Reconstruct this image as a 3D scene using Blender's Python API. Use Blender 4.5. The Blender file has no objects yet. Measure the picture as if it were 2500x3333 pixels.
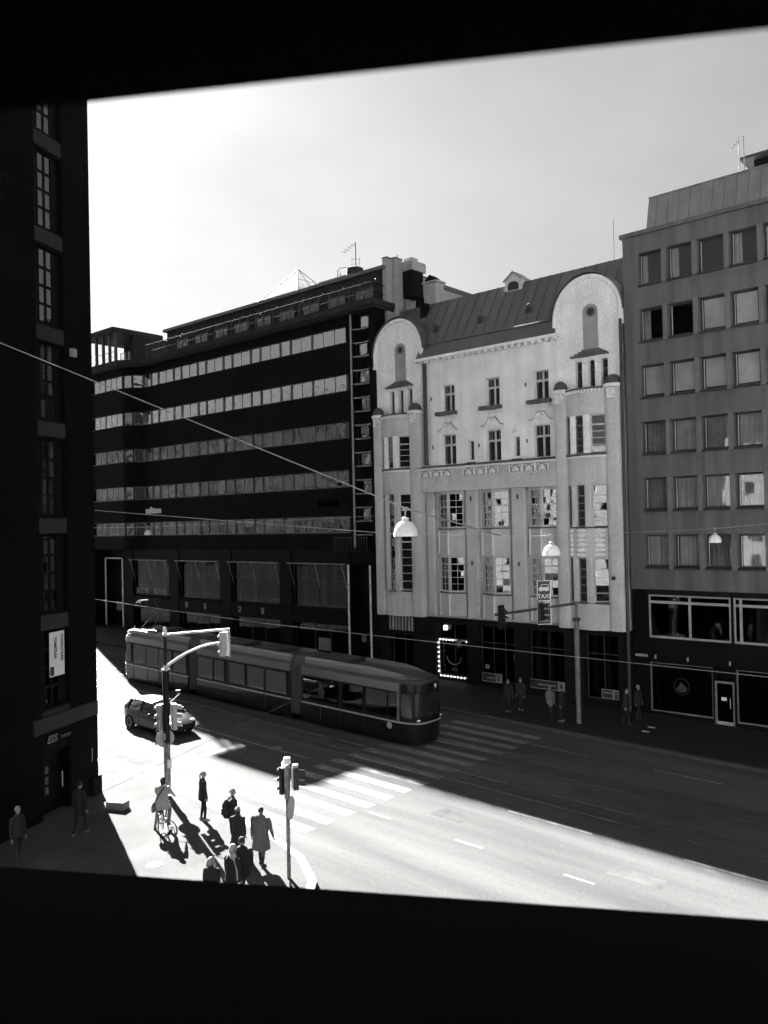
import bpy, math, random
import numpy as np
from mathutils import Matrix, Vector
R = math.radians
rnd = random.Random(7)
C = bpy.context.scene.collection
SC = bpy.context.scene

# ------------------------------------------------------------------ camera
EYE = 10.2
YAW, PITCH, ROLL = R(41.22), R(0.835), R(-1.245)
fw = Vector((-math.sin(YAW)*math.cos(PITCH), math.cos(YAW)*math.cos(PITCH), math.sin(PITCH)))
rt = Vector((math.cos(YAW), math.sin(YAW), 0)); up = rt.cross(fw)
rt2 = rt*math.cos(ROLL) + up*math.sin(ROLL); up2 = up*math.cos(ROLL) - rt*math.sin(ROLL)
cam = bpy.data.cameras.new('camera'); cam_o = bpy.data.objects.new('camera', cam); C.objects.link(cam_o)
cam_o.matrix_world = Matrix(((rt2.x, up2.x, -fw.x, 0), (rt2.y, up2.y, -fw.y, 0), (rt2.z, up2.z, -fw.z, EYE), (0, 0, 0, 1)))
cam.sensor_fit = 'HORIZONTAL'; cam.sensor_width = 36; cam.lens = 36*2697/2500
cam.clip_start = 0.05; cam.clip_end = 2000
cam.dof.use_dof = True; cam.dof.focus_distance = 34; cam.dof.aperture_fstop = 3.4
SC.camera = cam_o

# ------------------------------------------------------------------ sky, sun, exposure
SUN_EL = R(31.5); SDX, SDY = 0.9263, -0.3768            # shadows fall along (SDX, SDY)
world = bpy.data.worlds.new('World'); SC.world = world; world.use_nodes = True
nt = world.node_tree; nt.nodes.clear()
sky = nt.nodes.new('ShaderNodeTexSky'); sky.sky_type = 'NISHITA'; sky.sun_disc = False
sky.sun_elevation = SUN_EL; sky.sun_rotation = math.atan2(-SDX, -SDY)
sky.dust_density = 0.25; sky.air_density = 0.24
sep = nt.nodes.new('ShaderNodeSeparateColor'); nt.links.new(sky.outputs[0], sep.inputs[0])
comb = nt.nodes.new('ShaderNodeCombineColor')            # black-and-white through a red filter
film = nt.nodes.new('ShaderNodeMath'); film.operation = 'POWER'; film.inputs[1].default_value = 0.42   # soft film response
nt.links.new(sep.outputs[0], film.inputs[0])
tcw = nt.nodes.new('ShaderNodeTexCoord'); mpw = nt.nodes.new('ShaderNodeMapping'); mpw.inputs['Scale'].default_value = (1, 1, 2.2)   # thin veil of cloud
nzw = nt.nodes.new('ShaderNodeTexNoise'); nzw.inputs['Scale'].default_value = 2.6; nzw.inputs['Detail'].default_value = 5; nzw.inputs['Roughness'].default_value = 0.55
mrw = nt.nodes.new('ShaderNodeMapRange'); mrw.inputs[1].default_value = 0.3; mrw.inputs[2].default_value = 0.7; mrw.inputs[3].default_value = 0.9; mrw.inputs[4].default_value = 1.1
mlw = nt.nodes.new('ShaderNodeMath'); mlw.operation = 'MULTIPLY'
nt.links.new(tcw.outputs['Generated'], mpw.inputs['Vector']); nt.links.new(mpw.outputs[0], nzw.inputs['Vector']); nt.links.new(nzw.outputs[0], mrw.inputs[0])
nt.links.new(film.outputs[0], mlw.inputs[0]); nt.links.new(mrw.outputs[0], mlw.inputs[1])
for k in range(3): nt.links.new(mlw.outputs[0], comb.inputs[k])
bg = nt.nodes.new('ShaderNodeBackground'); bg.inputs[1].default_value = 0.05
wo = nt.nodes.new('ShaderNodeOutputWorld')
nt.links.new(comb.outputs[0], bg.inputs[0]); nt.links.new(bg.outputs[0], wo.inputs[0])
sun = bpy.data.lights.new('sun', 'SUN'); sun.energy = 5.0; sun.angle = R(0.5); sun.color = (1, 0.99, 0.97)
sun_o = bpy.data.objects.new('sun', sun); C.objects.link(sun_o)
ld = Vector((SDX*math.cos(SUN_EL), SDY*math.cos(SUN_EL), -math.sin(SUN_EL)))
sun_o.rotation_euler = ld.to_track_quat('-Z', 'Y').to_euler(); sun_o.location = (-60, 60, 60)
SC.view_settings.view_transform = 'Standard'; SC.view_settings.look = 'None'
SC.view_settings.gamma = 1.0; SC.view_settings.use_curve_mapping = False
SC.view_settings.exposure = 3.65
SC.cycles.max_bounces = 5; SC.cycles.diffuse_bounces = 3; SC.cycles.glossy_bounces = 3; SC.cycles.transparent_max_bounces = 8
SC.cycles.use_denoising = True; SC.cycles.use_adaptive_sampling = True; SC.cycles.adaptive_threshold = 0.03; SC.cycles.use_light_tree = False
SC.cycles.sample_clamp_indirect = 6

# ------------------------------------------------------------------ helpers
def gz(x): return -0.024*(x + 24)

def mat(name, v, rough=0.7, var=0.12, scale=1.5, bump=0.0, bscale=40.0, metal=0.0, spec=0.5,
        stretch=(1, 1, 1), fine=0.0, fscale=60.0, coat=0.0, emit=0.0, streak=0.0, brick=None, rvar=0.0, blotch=0.0):
    m = bpy.data.materials.new(name); m.use_nodes = True
    t = m.node_tree; L = t.links; P = t.nodes['Principled BSDF']
    P.inputs['Roughness'].default_value = rough; P.inputs['Metallic'].default_value = metal
    P.inputs['Specular IOR Level'].default_value = spec; P.inputs['Coat Weight'].default_value = coat
    P.inputs['Coat Roughness'].default_value = 0.08
    tc = t.nodes.new('ShaderNodeTexCoord')
    mp = t.nodes.new('ShaderNodeMapping'); mp.inputs['Scale'].default_value = stretch
    L.new(tc.outputs['Object'], mp.inputs['Vector'])
    def noise(sc, det=4, vec=None):
        n = t.nodes.new('ShaderNodeTexNoise'); n.inputs['Scale'].default_value = sc; n.inputs['Detail'].default_value = det
        L.new(vec or mp.outputs[0], n.inputs['Vector']); return n.outputs[0]
    def math_(op, a, b):
        n = t.nodes.new('ShaderNodeMath'); n.operation = op
        for k, q in enumerate((a, b)):
            if isinstance(q, (int, float)): n.inputs[k].default_value = q
            else: L.new(q, n.inputs[k])
        return n.outputs[0]
    def rng(src, lo, hi, a=0.3, b=0.7):
        n = t.nodes.new('ShaderNodeMapRange'); n.inputs[1].default_value = a; n.inputs[2].default_value = b
        n.inputs[3].default_value = lo; n.inputs[4].default_value = hi; L.new(src, n.inputs[0]); return n.outputs[0]
    val = rng(noise(scale), v*(1-var), v*(1+var))
    if fine: val = math_('MULTIPLY', val, rng(noise(fscale, 2, tc.outputs['Object']), 1-fine, 1+fine))
    if blotch:                                          # repairs and stains with an outline of their own
        val = math_('MULTIPLY', val, rng(noise(0.7, 9), 1-blotch, 1+blotch*0.5, 0.36, 0.6))
    if streak:
        ms = t.nodes.new('ShaderNodeMapping'); ms.inputs['Scale'].default_value = (2.2, 2.2, 0.16)
        L.new(tc.outputs['Object'], ms.inputs['Vector'])
        val = math_('MULTIPLY', val, rng(noise(1.0, 5, ms.outputs[0]), 1-streak, 1+streak*0.3, 0.35, 0.65))
    height = None
    if brick:
        sx = t.nodes.new('ShaderNodeSeparateXYZ'); L.new(tc.outputs['Object'], sx.inputs[0])
        cx = t.nodes.new('ShaderNodeCombineXYZ'); L.new(math_('ADD', sx.outputs[0], sx.outputs[1]), cx.inputs[0]); L.new(sx.outputs[2], cx.inputs[1])
        b = t.nodes.new('ShaderNodeTexBrick'); b.inputs['Scale'].default_value = 1
        b.inputs['Brick Width'].default_value = brick[0]; b.inputs['Row Height'].default_value = brick[1]
        b.inputs['Mortar Size'].default_value = brick[2]; b.inputs['Mortar Smooth'].default_value = 0.2
        b.inputs['Color1'].default_value = (0.8, 0.8, 0.8, 1); b.inputs['Color2'].default_value = (1.2, 1.2, 1.2, 1); b.inputs['Mortar'].default_value = (brick[3],)*3 + (1,)
        L.new(cx.outputs[0], b.inputs['Vector'])
        val = math_('MULTIPLY', val, b.outputs['Color']); height = math_('MULTIPLY', b.outputs['Fac'], -1.0)
    cc = t.nodes.new('ShaderNodeCombineColor')
    for k in range(3): L.new(val, cc.inputs[k])
    L.new(cc.outputs[0], P.inputs['Base Color'])
    if rvar: L.new(rng(noise(scale*2.3), rough-rvar, rough+rvar), P.inputs['Roughness'])
    if bump:
        bn = t.nodes.new('ShaderNodeBump'); bn.inputs['Strength'].default_value = bump; bn.inputs['Distance'].default_value = 0.02
        h = noise(bscale, 3, tc.outputs['Object'])
        if height is not None: h = math_('ADD', h, height)
        L.new(h, bn.inputs['Height']); L.new(bn.outputs[0], P.inputs['Normal'])
    if emit:
        P.inputs['Emission Color'].default_value = (1, 1, 1, 1); P.inputs['Emission Strength'].default_value = emit; m.cycles.emission_sampling = 'NONE'
    return m

def glass(name, ior=1.8, tint=0.75, rough=0.02, wave=0.0, wscale=1.2):
    m = bpy.data.materials.new(name); m.use_nodes = True; t = m.node_tree; L = t.links; t.nodes.clear()
    o = t.nodes.new('ShaderNodeOutputMaterial'); mx = t.nodes.new('ShaderNodeMixShader')
    tr = t.nodes.new('ShaderNodeBsdfTransparent'); tr.inputs[0].default_value = (tint,)*3 + (1,)
    gl = t.nodes.new('ShaderNodeBsdfGlossy'); gl.inputs['Roughness'].default_value = rough; gl.inputs[0].default_value = (0.95,)*3 + (1,)
    fr = t.nodes.new('ShaderNodeFresnel'); ge = t.nodes.new('ShaderNodeNewGeometry')
    mi = t.nodes.new('ShaderNodeMapRange'); mi.inputs[3].default_value = ior; mi.inputs[4].default_value = 1/ior   # same reflectance from either side of a pane
    L.new(ge.outputs['Backfacing'], mi.inputs[0]); L.new(mi.outputs[0], fr.inputs[0])
    L.new(fr.outputs[0], mx.inputs[0]); L.new(tr.outputs[0], mx.inputs[1]); L.new(gl.outputs[0], mx.inputs[2]); L.new(mx.outputs[0], o.inputs[0])
    if wave:
        tc = t.nodes.new('ShaderNodeTexCoord'); g = t.nodes.new('ShaderNodeNewGeometry')
        n = t.nodes.new('ShaderNodeTexNoise'); n.inputs['Scale'].default_value = wscale; n.inputs['Detail'].default_value = 1.5
        L.new(g.outputs['Position'], n.inputs['Vector'])
        b = t.nodes.new('ShaderNodeBump'); b.inputs['Strength'].default_value = wave; b.inputs['Distance'].default_value = 0.1
        L.new(n.outputs[0], b.inputs['Height']); L.new(b.outputs[0], gl.inputs['Normal'])
    return m

class MB:
    def __init__(s): s.v = []; s.f = []; s.mi = []; s.cur = 0
    def add(s, vs, fs):
        b = len(s.v); s.v += [tuple(p) for p in vs]; s.f += [tuple(i+b for i in f) for f in fs]; s.mi += [s.cur]*len(fs); return s
    def box(s, x0, x1, y0, y1, z0, z1):
        return s.add([(x0,y0,z0),(x1,y0,z0),(x1,y1,z0),(x0,y1,z0),(x0,y0,z1),(x1,y0,z1),(x1,y1,z1),(x0,y1,z1)],
                     [(0,3,2,1),(4,5,6,7),(0,1,5,4),(1,2,6,5),(2,3,7,6),(3,0,4,7)])
    def obox(s, c, ax, ay, az, sx, sy, sz):           # oriented box
        c = Vector(c); ax, ay, az = Vector(ax)*sx/2, Vector(ay)*sy/2, Vector(az)*sz/2
        vs = [c+ax*i+ay*j+az*k for k in (-1,1) for i, j in ((-1,-1),(1,-1),(1,1),(-1,1))]
        return s.add(vs, [(0,3,2,1),(4,5,6,7),(0,1,5,4),(1,2,6,5),(2,3,7,6),(3,0,4,7)])
    def prism(s, pts, lo, hi, axis='y'):               # polygon extruded; pts in the other two axes in xyz order
        n = len(pts)
        def mk(p, t): return {'y': (p[0], t, p[1]), 'z': (p[0], p[1], t), 'x': (t, p[0], p[1])}[axis]
        vs = [mk(p, lo) for p in pts] + [mk(p, hi) for p in pts]
        fs = [tuple(range(n-1, -1, -1)), tuple(range(n, 2*n))] + [(i, (i+1) % n, n+(i+1) % n, n+i) for i in range(n)]
        return s.add(vs, fs)
    def ring(s, loops, cap=True, close=False):         # skin a list of equal-length loops
        n = len(loops[0]); vs = [p for l in loops for p in l]; fs = []
        m = len(loops)
        for k in range(m if close else m-1):
            a, b = k*n, ((k+1) % m)*n
            for i in range(n): fs.append((a+i, a+(i+1) % n, b+(i+1) % n, b+i))
        if cap and not close: fs.append(tuple(range(n-1, -1, -1))); fs.append(tuple((m-1)*n+i for i in range(n)))
        return s.add(vs, fs)
    def tube(s, pts, r, n=8, cap=True, close=False):
        pts = [Vector(p) for p in pts]; rs = r if isinstance(r, (list, tuple)) else [r]*len(pts); loops = []
        pu = None
        for i, p in enumerate(pts):
            if close: d = pts[(i+1) % len(pts)] - pts[i-1]
            else: d = pts[min(i+1, len(pts)-1)] - pts[max(i-1, 0)]
            d = d.normalized() if d.length > 1e-9 else Vector((0, 0, 1))
            if pu is None: u = d.orthogonal().normalized()
            else:
                u = pu - d*pu.dot(d); u = u.normalized() if u.length > 1e-6 else d.orthogonal().normalized()
            pu = u; w = d.cross(u)
            loops.append([p + (u*math.cos(2*math.pi*k/n) + w*math.sin(2*math.pi*k/n))*rs[i] for k in range(n)])
        return s.ring(loops, cap, close)
    def lathe(s, prof, c, n=16, ax=None):              # prof [(r, h)] about ax through c
        c = Vector(c); az = Vector(ax or (0, 0, 1)).normalized(); u = az.orthogonal().normalized(); w = az.cross(u)
        return s.ring([[c + az*h + (u*math.cos(2*math.pi*k/n) + w*math.sin(2*math.pi*k/n))*max(r, 1e-4) for k in range(n)] for r, h in prof])
    def sphere(s, c, r, n=10, sc=(1, 1, 1)):
        c = Vector(c); m = max(4, n//2+1)
        return s.ring([[c + Vector((math.cos(2*math.pi*k/n)*math.sin(a)*r*sc[0], math.sin(2*math.pi*k/n)*math.sin(a)*r*sc[1], -math.cos(a)*r*sc[2])) for k in range(n)]
                       for a in [max(0.02, min(math.pi-0.02, math.pi*j/m)) for j in range(m+1)]])
    def wall(s, x0, x1, z0, z1, holes, yf, yb):        # wall in the xz plane with rectangular openings
        xs = sorted({x0, x1, *[h[0] for h in holes], *[h[1] for h in holes]}); zs = sorted({z0, z1, *[h[2] for h in holes], *[h[3] for h in holes]})
        for i in range(len(xs)-1):
            for j in range(len(zs)-1):
                a, b, c, d = xs[i], xs[i+1], zs[j], zs[j+1]; cx, cz = (a+b)/2, (c+d)/2
                if not (x0 <= cx <= x1 and z0 <= cz <= z1): continue
                if any(h[0] < cx < h[1] and h[2] < cz < h[3] for h in holes): continue
                s.add([(a,yf,c),(b,yf,c),(b,yf,d),(a,yf,d)], [(0,1,2,3)])
                s.add([(a,yb,c),(b,yb,c),(b,yb,d),(a,yb,d)], [(3,2,1,0)])
        for a, b, c, d in holes:
            s.add([(a,yf,c),(a,yb,c),(a,yb,d),(a,yf,d)], [(0,1,2,3)]); s.add([(b,yf,c),(b,yb,c),(b,yb,d),(b,yf,d)], [(3,2,1,0)])
            s.add([(a,yf,c),(b,yf,c),(b,yb,c),(a,yb,c)], [(0,1,2,3)]); s.add([(a,yf,d),(b,yf,d),(b,yb,d),(a,yb,d)], [(3,2,1,0)])
        s.add([(x0,yf,z0),(x0,yb,z0),(x0,yb,z1),(x0,yf,z1)], [(3,2,1,0)]); s.add([(x1,yf,z0),(x1,yb,z0),(x1,yb,z1),(x1,yf,z1)], [(0,1,2,3)])
        s.add([(x0,yf,z1),(x1,yf,z1),(x1,yb,z1),(x0,yb,z1)], [(0,1,2,3)]); s.add([(x0,yf,z0),(x1,yf,z0),(x1,yb,z0),(x0,yb,z0)], [(3,2,1,0)])
        return s
    def xf(s, M): s.v = [tuple(M @ Vector(p)) for p in s.v]; return s
    def mesh(s, name, mats, smooth=None):
        me = bpy.data.meshes.new(name); me.from_pydata(s.v, [], s.f)
        for m in (mats if isinstance(mats, (list, tuple)) else [mats]): me.materials.append(m)
        if any(s.mi): me.polygons.foreach_set('material_index', s.mi)
        if smooth:
            me.polygons.foreach_set('use_smooth', [True]*len(me.polygons)); me.set_sharp_from_angle(angle=R(smooth))
        me.update(); return me
    def build(s, name, mats, parent=None, smooth=None, **kw): return obj(name, s.mesh(name, mats, smooth), parent, **kw)

def obj(name, me, parent=None, M=None, label=None, cat=None, group=None, kind=None):
    o = bpy.data.objects.new(name, me); C.objects.link(o)
    if M is not None: o.matrix_world = M
    if parent is not None:
        o.parent = parent
        if parent.get('_w'): o.matrix_parent_inverse = Matrix.Translation(-parent.location)
    tag(o, label, cat, group, kind); return o
def tag(o, label=None, cat=None, group=None, kind=None):
    if label: o['label'] = label
    if cat: o['category'] = cat
    if group: o['group'] = group
    if kind: o['kind'] = kind
    return o
WORLD = []
def thing(name, label, cat, loc=(0, 0, 0), rz=0.0, group=None, world=False, rot=None):
    o = bpy.data.objects.new(name, None); C.objects.link(o); o.location = loc; o.rotation_euler = rot or (0, 0, rz)
    o.empty_display_size = 0.2
    if world: o['_w'] = 1; WORLD.append(o)
    return tag(o, label, cat, group)
def face(A, B):                                        # frame of a vertical face from A to B (left to right seen from outside)
    x = (Vector((B[0], B[1], 0)) - Vector((A[0], A[1], 0))); ln = x.length; x.normalize(); y = Vector((0, 0, 1)).cross(x)
    return Matrix(((x.x, y.x, 0, A[0]), (x.y, y.y, 0, A[1]), (0, 0, 1, 0), (0, 0, 0, 1))), ln
PANES = {}
def pane(parent, M, u0, u1, v, z0, z1, m, tilt=0.5, name='pane'):
    k = (round(u1-u0, 3), round(z1-z0, 3), m.name)
    if k not in PANES: PANES[k] = MB().box(-(u1-u0)/2, (u1-u0)/2, -0.006, 0.006, -(z1-z0)/2, (z1-z0)/2).mesh('pane', m)
    T = M @ Matrix.Translation(((u0+u1)/2, v, (z0+z1)/2)) @ Matrix.Rotation(R(rnd.uniform(-tilt, tilt)), 4, 'Z') @ Matrix.Rotation(R(rnd.uniform(-tilt, tilt)), 4, 'X')
    return obj(name, PANES[k], parent, T)
def window(parent, M, u0, u1, v, z0, z1, cols, rows, fm, gm, fw_=0.06, mw=0.03, dep=0.06, tilt=0.5, name='window', skip=()):
    """frame with muntins as one part, every pane a sub-part. cols/rows: relative sizes; negative = thick bar follows"""
    mb = MB(); mb.box(u0, u0+fw_, v, v+dep, z0, z1); mb.box(u1-fw_, u1, v, v+dep, z0, z1)
    mb.box(u0+fw_, u1-fw_, v, v+dep, z0, z0+fw_); mb.box(u0+fw_, u1-fw_, v, v+dep, z1-fw_, z1)
    def cut(a, b, parts):
        tot = sum(abs(p) for p in parts); bars = []; thick = []
        out = []; p = a
        for i, q in enumerate(parts):
            e = p + abs(q)/tot*(b-a); out.append([p, e])
            if i < len(parts)-1: bars.append((e, mw*(2.4 if q < 0 else 1)))
            p = e
        for i, (e, w) in enumerate(bars): out[i][1] = e-w/2; out[i+1][0] = e+w/2
        return out, bars
    cu, cb = cut(u0+fw_, u1-fw_, cols); rz_, rb = cut(z0+fw_, z1-fw_, rows)
    for e, w in cb: mb.box(e-w/2, e+w/2, v+0.004, v+dep-0.004, z0+fw_, z1-fw_)
    for e, w in rb:
        for a, b in cu: mb.box(a, b, v+0.006, v+dep-0.006, e-w/2, e+w/2)
    mb.xf(M); w = mb.build(name, fm, parent)
    for i, (a, b) in enumerate(cu):
        for j, (c, d) in enumerate(rz_):
            if (i, j) in skip: continue
            pane(w, M, a, b, v+dep*0.5, c, d, gm, tilt)
    return w
def curtain(parent, M, u0, u1, v, z0, z1, m, folds=7, amp=0.03, name='curtain'):
    n = folds*4; vs = []; ph = rnd.uniform(0, 6)
    for k in range(n+1):
        u = u0+(u1-u0)*k/n; d = v + amp*math.sin(k*math.pi/2+ph) + amp*0.6*math.sin(k*0.7+ph*2)
        vs += [(u, d, z0), (u+amp*0.4*math.sin(k), d*1.0, z1)]
    mb = MB().add(vs, [(2*k, 2*k+2, 2*k+3, 2*k+1) for k in range(n)]); mb.xf(M)
    return mb.build(name, m, parent, smooth=80)
def text(parent, body, M, size, m, ext=0.01, name='lettering', align='LEFT', shear=0.0, sx=1.0, bold=0.0):
    cu = bpy.data.curves.new(name, 'FONT'); cu.body = body; cu.size = size; cu.extrude = ext; cu.align_x = align; cu.shear = shear; cu.offset = bold
    cu.resolution_u = 2
    t = bpy.data.objects.new(name, cu); C.objects.link(t); bpy.context.view_layer.update()
    me = bpy.data.meshes.new_from_object(t.evaluated_get(bpy.context.evaluated_depsgraph_get()))
    bpy.data.objects.remove(t); bpy.data.curves.remove(cu)
    me.name = name; me.materials.clear(); me.materials.append(m)
    me.transform(M @ Matrix.Rotation(R(90), 4, 'X') @ Matrix.Diagonal((sx, 1, 1, 1)))
    return obj(name, me, parent)
TR = Matrix.Translation
def F(y): return TR((0, y, 0))
# ------------------------------------------------------------------ materials
m_asphalt = mat('asphalt', 0.062, rough=0.75, var=0.2, scale=0.5, stretch=(0.12, 1.3, 1), fine=0.3, fscale=40, blotch=0.14, bump=0.25, bscale=140, spec=0.02)
m_pave = mat('pavement_asphalt', 0.066, spec=0.02, rough=0.8, var=0.12, scale=0.5, fine=0.28, fscale=45, blotch=0.12, bump=0.2, bscale=120)
m_pave_shaded = mat('shade_darkened_paving', 0.012, rough=0.7, var=0.2, scale=0.6, fine=0.2, fscale=70, bump=0.2, bscale=120, spec=0.2)  # far-side paving, its shade deepened in the base colour
m_kerb_shaded = mat('shade_darkened_kerb', 0.04, rough=0.7, var=0.2, scale=3)  # kerb copy darkened in colour for the shaded far side
m_kerb = mat('granite_kerb', 0.072, rough=0.6, var=0.2, scale=3, fine=0.2)
m_paint = mat('road_paint', 0.15, spec=0.05, rough=0.8, var=0.4, scale=2.4, fine=0.4, fscale=25)
m_rail = mat('rail_steel', 0.3, rough=0.3, metal=0.9, var=0.1)
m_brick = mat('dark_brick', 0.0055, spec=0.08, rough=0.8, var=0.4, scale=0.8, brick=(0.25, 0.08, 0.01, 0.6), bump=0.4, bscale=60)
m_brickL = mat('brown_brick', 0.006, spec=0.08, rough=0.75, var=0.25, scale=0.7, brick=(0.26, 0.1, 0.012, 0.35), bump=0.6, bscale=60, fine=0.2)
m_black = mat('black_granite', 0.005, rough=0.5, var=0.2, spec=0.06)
m_darkmetal = mat('dark_metal', 0.03, rough=0.45, var=0.15, spec=0.5)
m_frame = mat('grey_window_frame', 0.16, rough=0.5, var=0.1)
m_framelt = mat('pale_window_frame', 0.5, rough=0.5, var=0.1)
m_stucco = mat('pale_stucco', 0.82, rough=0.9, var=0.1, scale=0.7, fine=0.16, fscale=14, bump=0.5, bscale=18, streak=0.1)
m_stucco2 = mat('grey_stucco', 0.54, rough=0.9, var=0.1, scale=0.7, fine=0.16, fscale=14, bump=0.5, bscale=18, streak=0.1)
m_stuccow = mat('white_relief', 0.8, rough=0.85, var=0.12, scale=5)
m_panel = mat('grey_panel', 0.3, rough=0.85, var=0.12, scale=2, fine=0.1)
m_stone = mat('dark_stone', 0.1, rough=0.85, var=0.3, scale=3, bump=0.8, bscale=12)
m_granite = mat('grey_granite', 0.009, spec=0.08, rough=0.8, var=0.25, scale=1.3, bump=0.7, bscale=9, fine=0.2)
m_cornice = mat('dark_cast_stone', 0.034, spec=0.1, rough=0.85, var=0.25, scale=0.8, fine=0.15, streak=0.2)
m_roof = mat('sheet_metal_roof', 0.085, rough=0.5, var=0.22, scale=0.9, stretch=(1, 0.3, 0.3), fine=0.1)
m_render3 = mat('grey_render', 0.12, rough=0.9, var=0.1, scale=0.5, fine=0.08, fscale=20, bump=0.3, bscale=35, streak=0.3)
m_pil3 = mat('grey_pilaster', 0.14, rough=0.85, var=0.12, scale=2, streak=0.1)
m_attic = mat('grey_sheet_cladding', 0.22, rough=0.45, var=0.12, scale=1.2, metal=0.2, streak=0.12)
m_alu = mat('pale_aluminium', 0.6, rough=0.4, var=0.1)
m_curtain = mat('pale_curtain', 0.36, rough=0.95, var=0.15)
m_curtain2 = mat('grey_curtain', 0.2, rough=0.95, var=0.2)
m_blind = mat('white_blind', 0.5, rough=0.9, var=0.15, scale=1.0)
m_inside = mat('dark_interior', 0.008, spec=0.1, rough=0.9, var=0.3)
m_white = mat('white_paint', 0.75, rough=0.5, var=0.08)
m_greypaint = mat('grey_paint', 0.3, rough=0.5, var=0.12)
m_galv = mat('galvanised_steel', 0.42, rough=0.42, var=0.25, scale=6, metal=0.55, fine=0.2)
m_pole = mat('dark_pole_paint', 0.006, rough=0.4, var=0.2, spec=0.2)
m_rust = mat('weathered_pole', 0.16, rough=0.6, var=0.6, scale=9, fine=0.3)
m_plastic = mat('black_plastic', 0.012, rough=0.35, var=0.1)
m_wire = mat('steel_wire', 0.45, rough=0.35, var=0.05, metal=0.6)
m_copper = mat('contact_wire', 0.5, rough=0.3, var=0.05, metal=0.7)
m_concrete = mat('pale_concrete', 0.17, rough=0.85, var=0.15, scale=3, fine=0.15)
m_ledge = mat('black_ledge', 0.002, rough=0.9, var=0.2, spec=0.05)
m_near = mat('pale_facade', 0.62, rough=0.9, var=0.1)
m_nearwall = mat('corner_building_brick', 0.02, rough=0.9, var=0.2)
m_bulb = mat('lit_bulb', 0.8, emit=0.35)
m_lamp = mat('lit_lantern', 0.8, emit=0.16)
m_lampshade = mat('white_enamel', 0.8, rough=0.3, var=0.04)
m_tube = mat('pale_tube', 0.7, rough=0.4, var=0.15, scale=1)
m_sign = mat('dark_sign', 0.03, rough=0.5, var=0.1)
m_letter = mat('pale_lettering', 0.7, rough=0.5, var=0.05)
m_letter2 = mat('grey_lettering', 0.3, rough=0.5, var=0.1)
m_ink = mat('black_ink', 0.02, rough=0.6, var=0.1)
m_paper = mat('white_paper', 0.7, rough=0.8, var=0.05)
g_sky = glass('wavy_window_glass', ior=3.6, tint=0.6, wave=0.35, wscale=1.6)
g_plain = glass('window_glass', ior=1.5, tint=0.9, wave=0.03, wscale=1.0)
g_dim = glass('lower_ribbon_glass', ior=1.9, tint=0.6, wave=0.3, wscale=1.6)
g_old = glass('old_window_glass', ior=1.9, tint=0.35, wave=0.02, wscale=1.0)
g_shop = glass('shop_glass', ior=1.33, tint=0.45, wave=0.04)
g_tram = glass('tinted_glass', ior=1.42, tint=0.35, wave=0.03)
g_pyr = glass('skylight_glass', ior=1.5, tint=0.92)
m_rope = mat('black_cable', 0.01, rough=0.9, spec=0.02)
m_farpole = mat('dull_steel_post', 0.13, rough=0.6, var=0.3, scale=5, fine=0.2)
m_patch = mat('fresh_asphalt', 0.052, rough=0.8, var=0.2, scale=1.5, fine=0.3, fscale=50, spec=0.02)
m_patch2 = mat('worn_asphalt', 0.068, rough=0.8, var=0.2, scale=1.5, fine=0.3, fscale=50, spec=0.02)
# ------------------------------------------------------------------ ground, road, pavements
def sheet(name, poly, dz, m, parent=None, kind=None, thick=None):
    mb = MB(); top = [(x, y, gz(x)+dz) for x, y in poly]
    if thick:
        n = len(top); mb.add(top + [(x, y, z-thick) for x, y, z in top], [tuple(range(n))] + [(i, n+i, n+(i+1) % n, (i+1) % n) for i in range(n)])
    else: mb.add(top, [tuple(range(len(top)))])
    return mb.build(name, m, parent, kind=kind)
def band(x0, x1, y0, y1): return [(x0, y0), (x1, y0), (x1, y1), (x0, y1)]
ROAD_Z = -0.06; PAVE_Z = 0.06
sheet('ground', [(-600, -600), (500, -600), (500, 600), (-600, 600)], -0.14, m_pave, kind='structure')
road = sheet('road', band(-240, 120, -60, 36.2), ROAD_Z, m_asphalt, kind='structure')
K = [(-120, 19.0), (-60, 19.0), (-33.3, 18.85), (-27, 18.72), (-23.5, 18.5), (-21.2, 18.2), (-19.1, 17.65), (-17.6, 16.75), (-16.5, 15.4), (-16.0, 13.5), (-16.0, 6), (-22, -20), (-120, -20)]
near = sheet('near_pavement', K[::-1], PAVE_Z, m_pave, kind='structure', thick=0.2)
mb = MB()
for a, b in zip(K[:10], K[1:11]):                                  # kerb stones along the near pavement
    n = max(1, int(math.hypot(b[0]-a[0], b[1]-a[1])/1.2))
    for k in range(n):
        p = Vector((a[0]+(b[0]-a[0])*k/n, a[1]+(b[1]-a[1])*k/n, 0)); q = Vector((a[0]+(b[0]-a[0])*(k+1)/n, a[1]+(b[1]-a[1])*(k+1)/n, 0))
        d = (q-p).normalized(); nrm = Vector((-d.y, d.x, 0)); g = 0.008
        if p.x < -55: continue
        mb = MB(); pts = [p+d*g+nrm*0.02, q-d*g+nrm*0.02, q-d*g-nrm*0.24, p+d*g-nrm*0.24]
        vs = [(v.x, v.y, gz(v.x)+PAVE_Z+0.012+t) for t in (-0.2, 0) for v in pts]
        mb.add(vs, [(3, 2, 1, 0), (4, 5, 6, 7), (0, 1, 5, 4), (1, 2, 6, 5), (2, 3, 7, 6), (3, 0, 4, 7)]); mb.build('kerb_stone', m_kerb, near)
far = sheet('far_pavement', [(-240, 35.9), (120, 35.9), (120, 46), (-240, 46)], PAVE_Z, m_pave_shaded, kind='structure', thick=0.2)
x = -40.0
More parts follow.
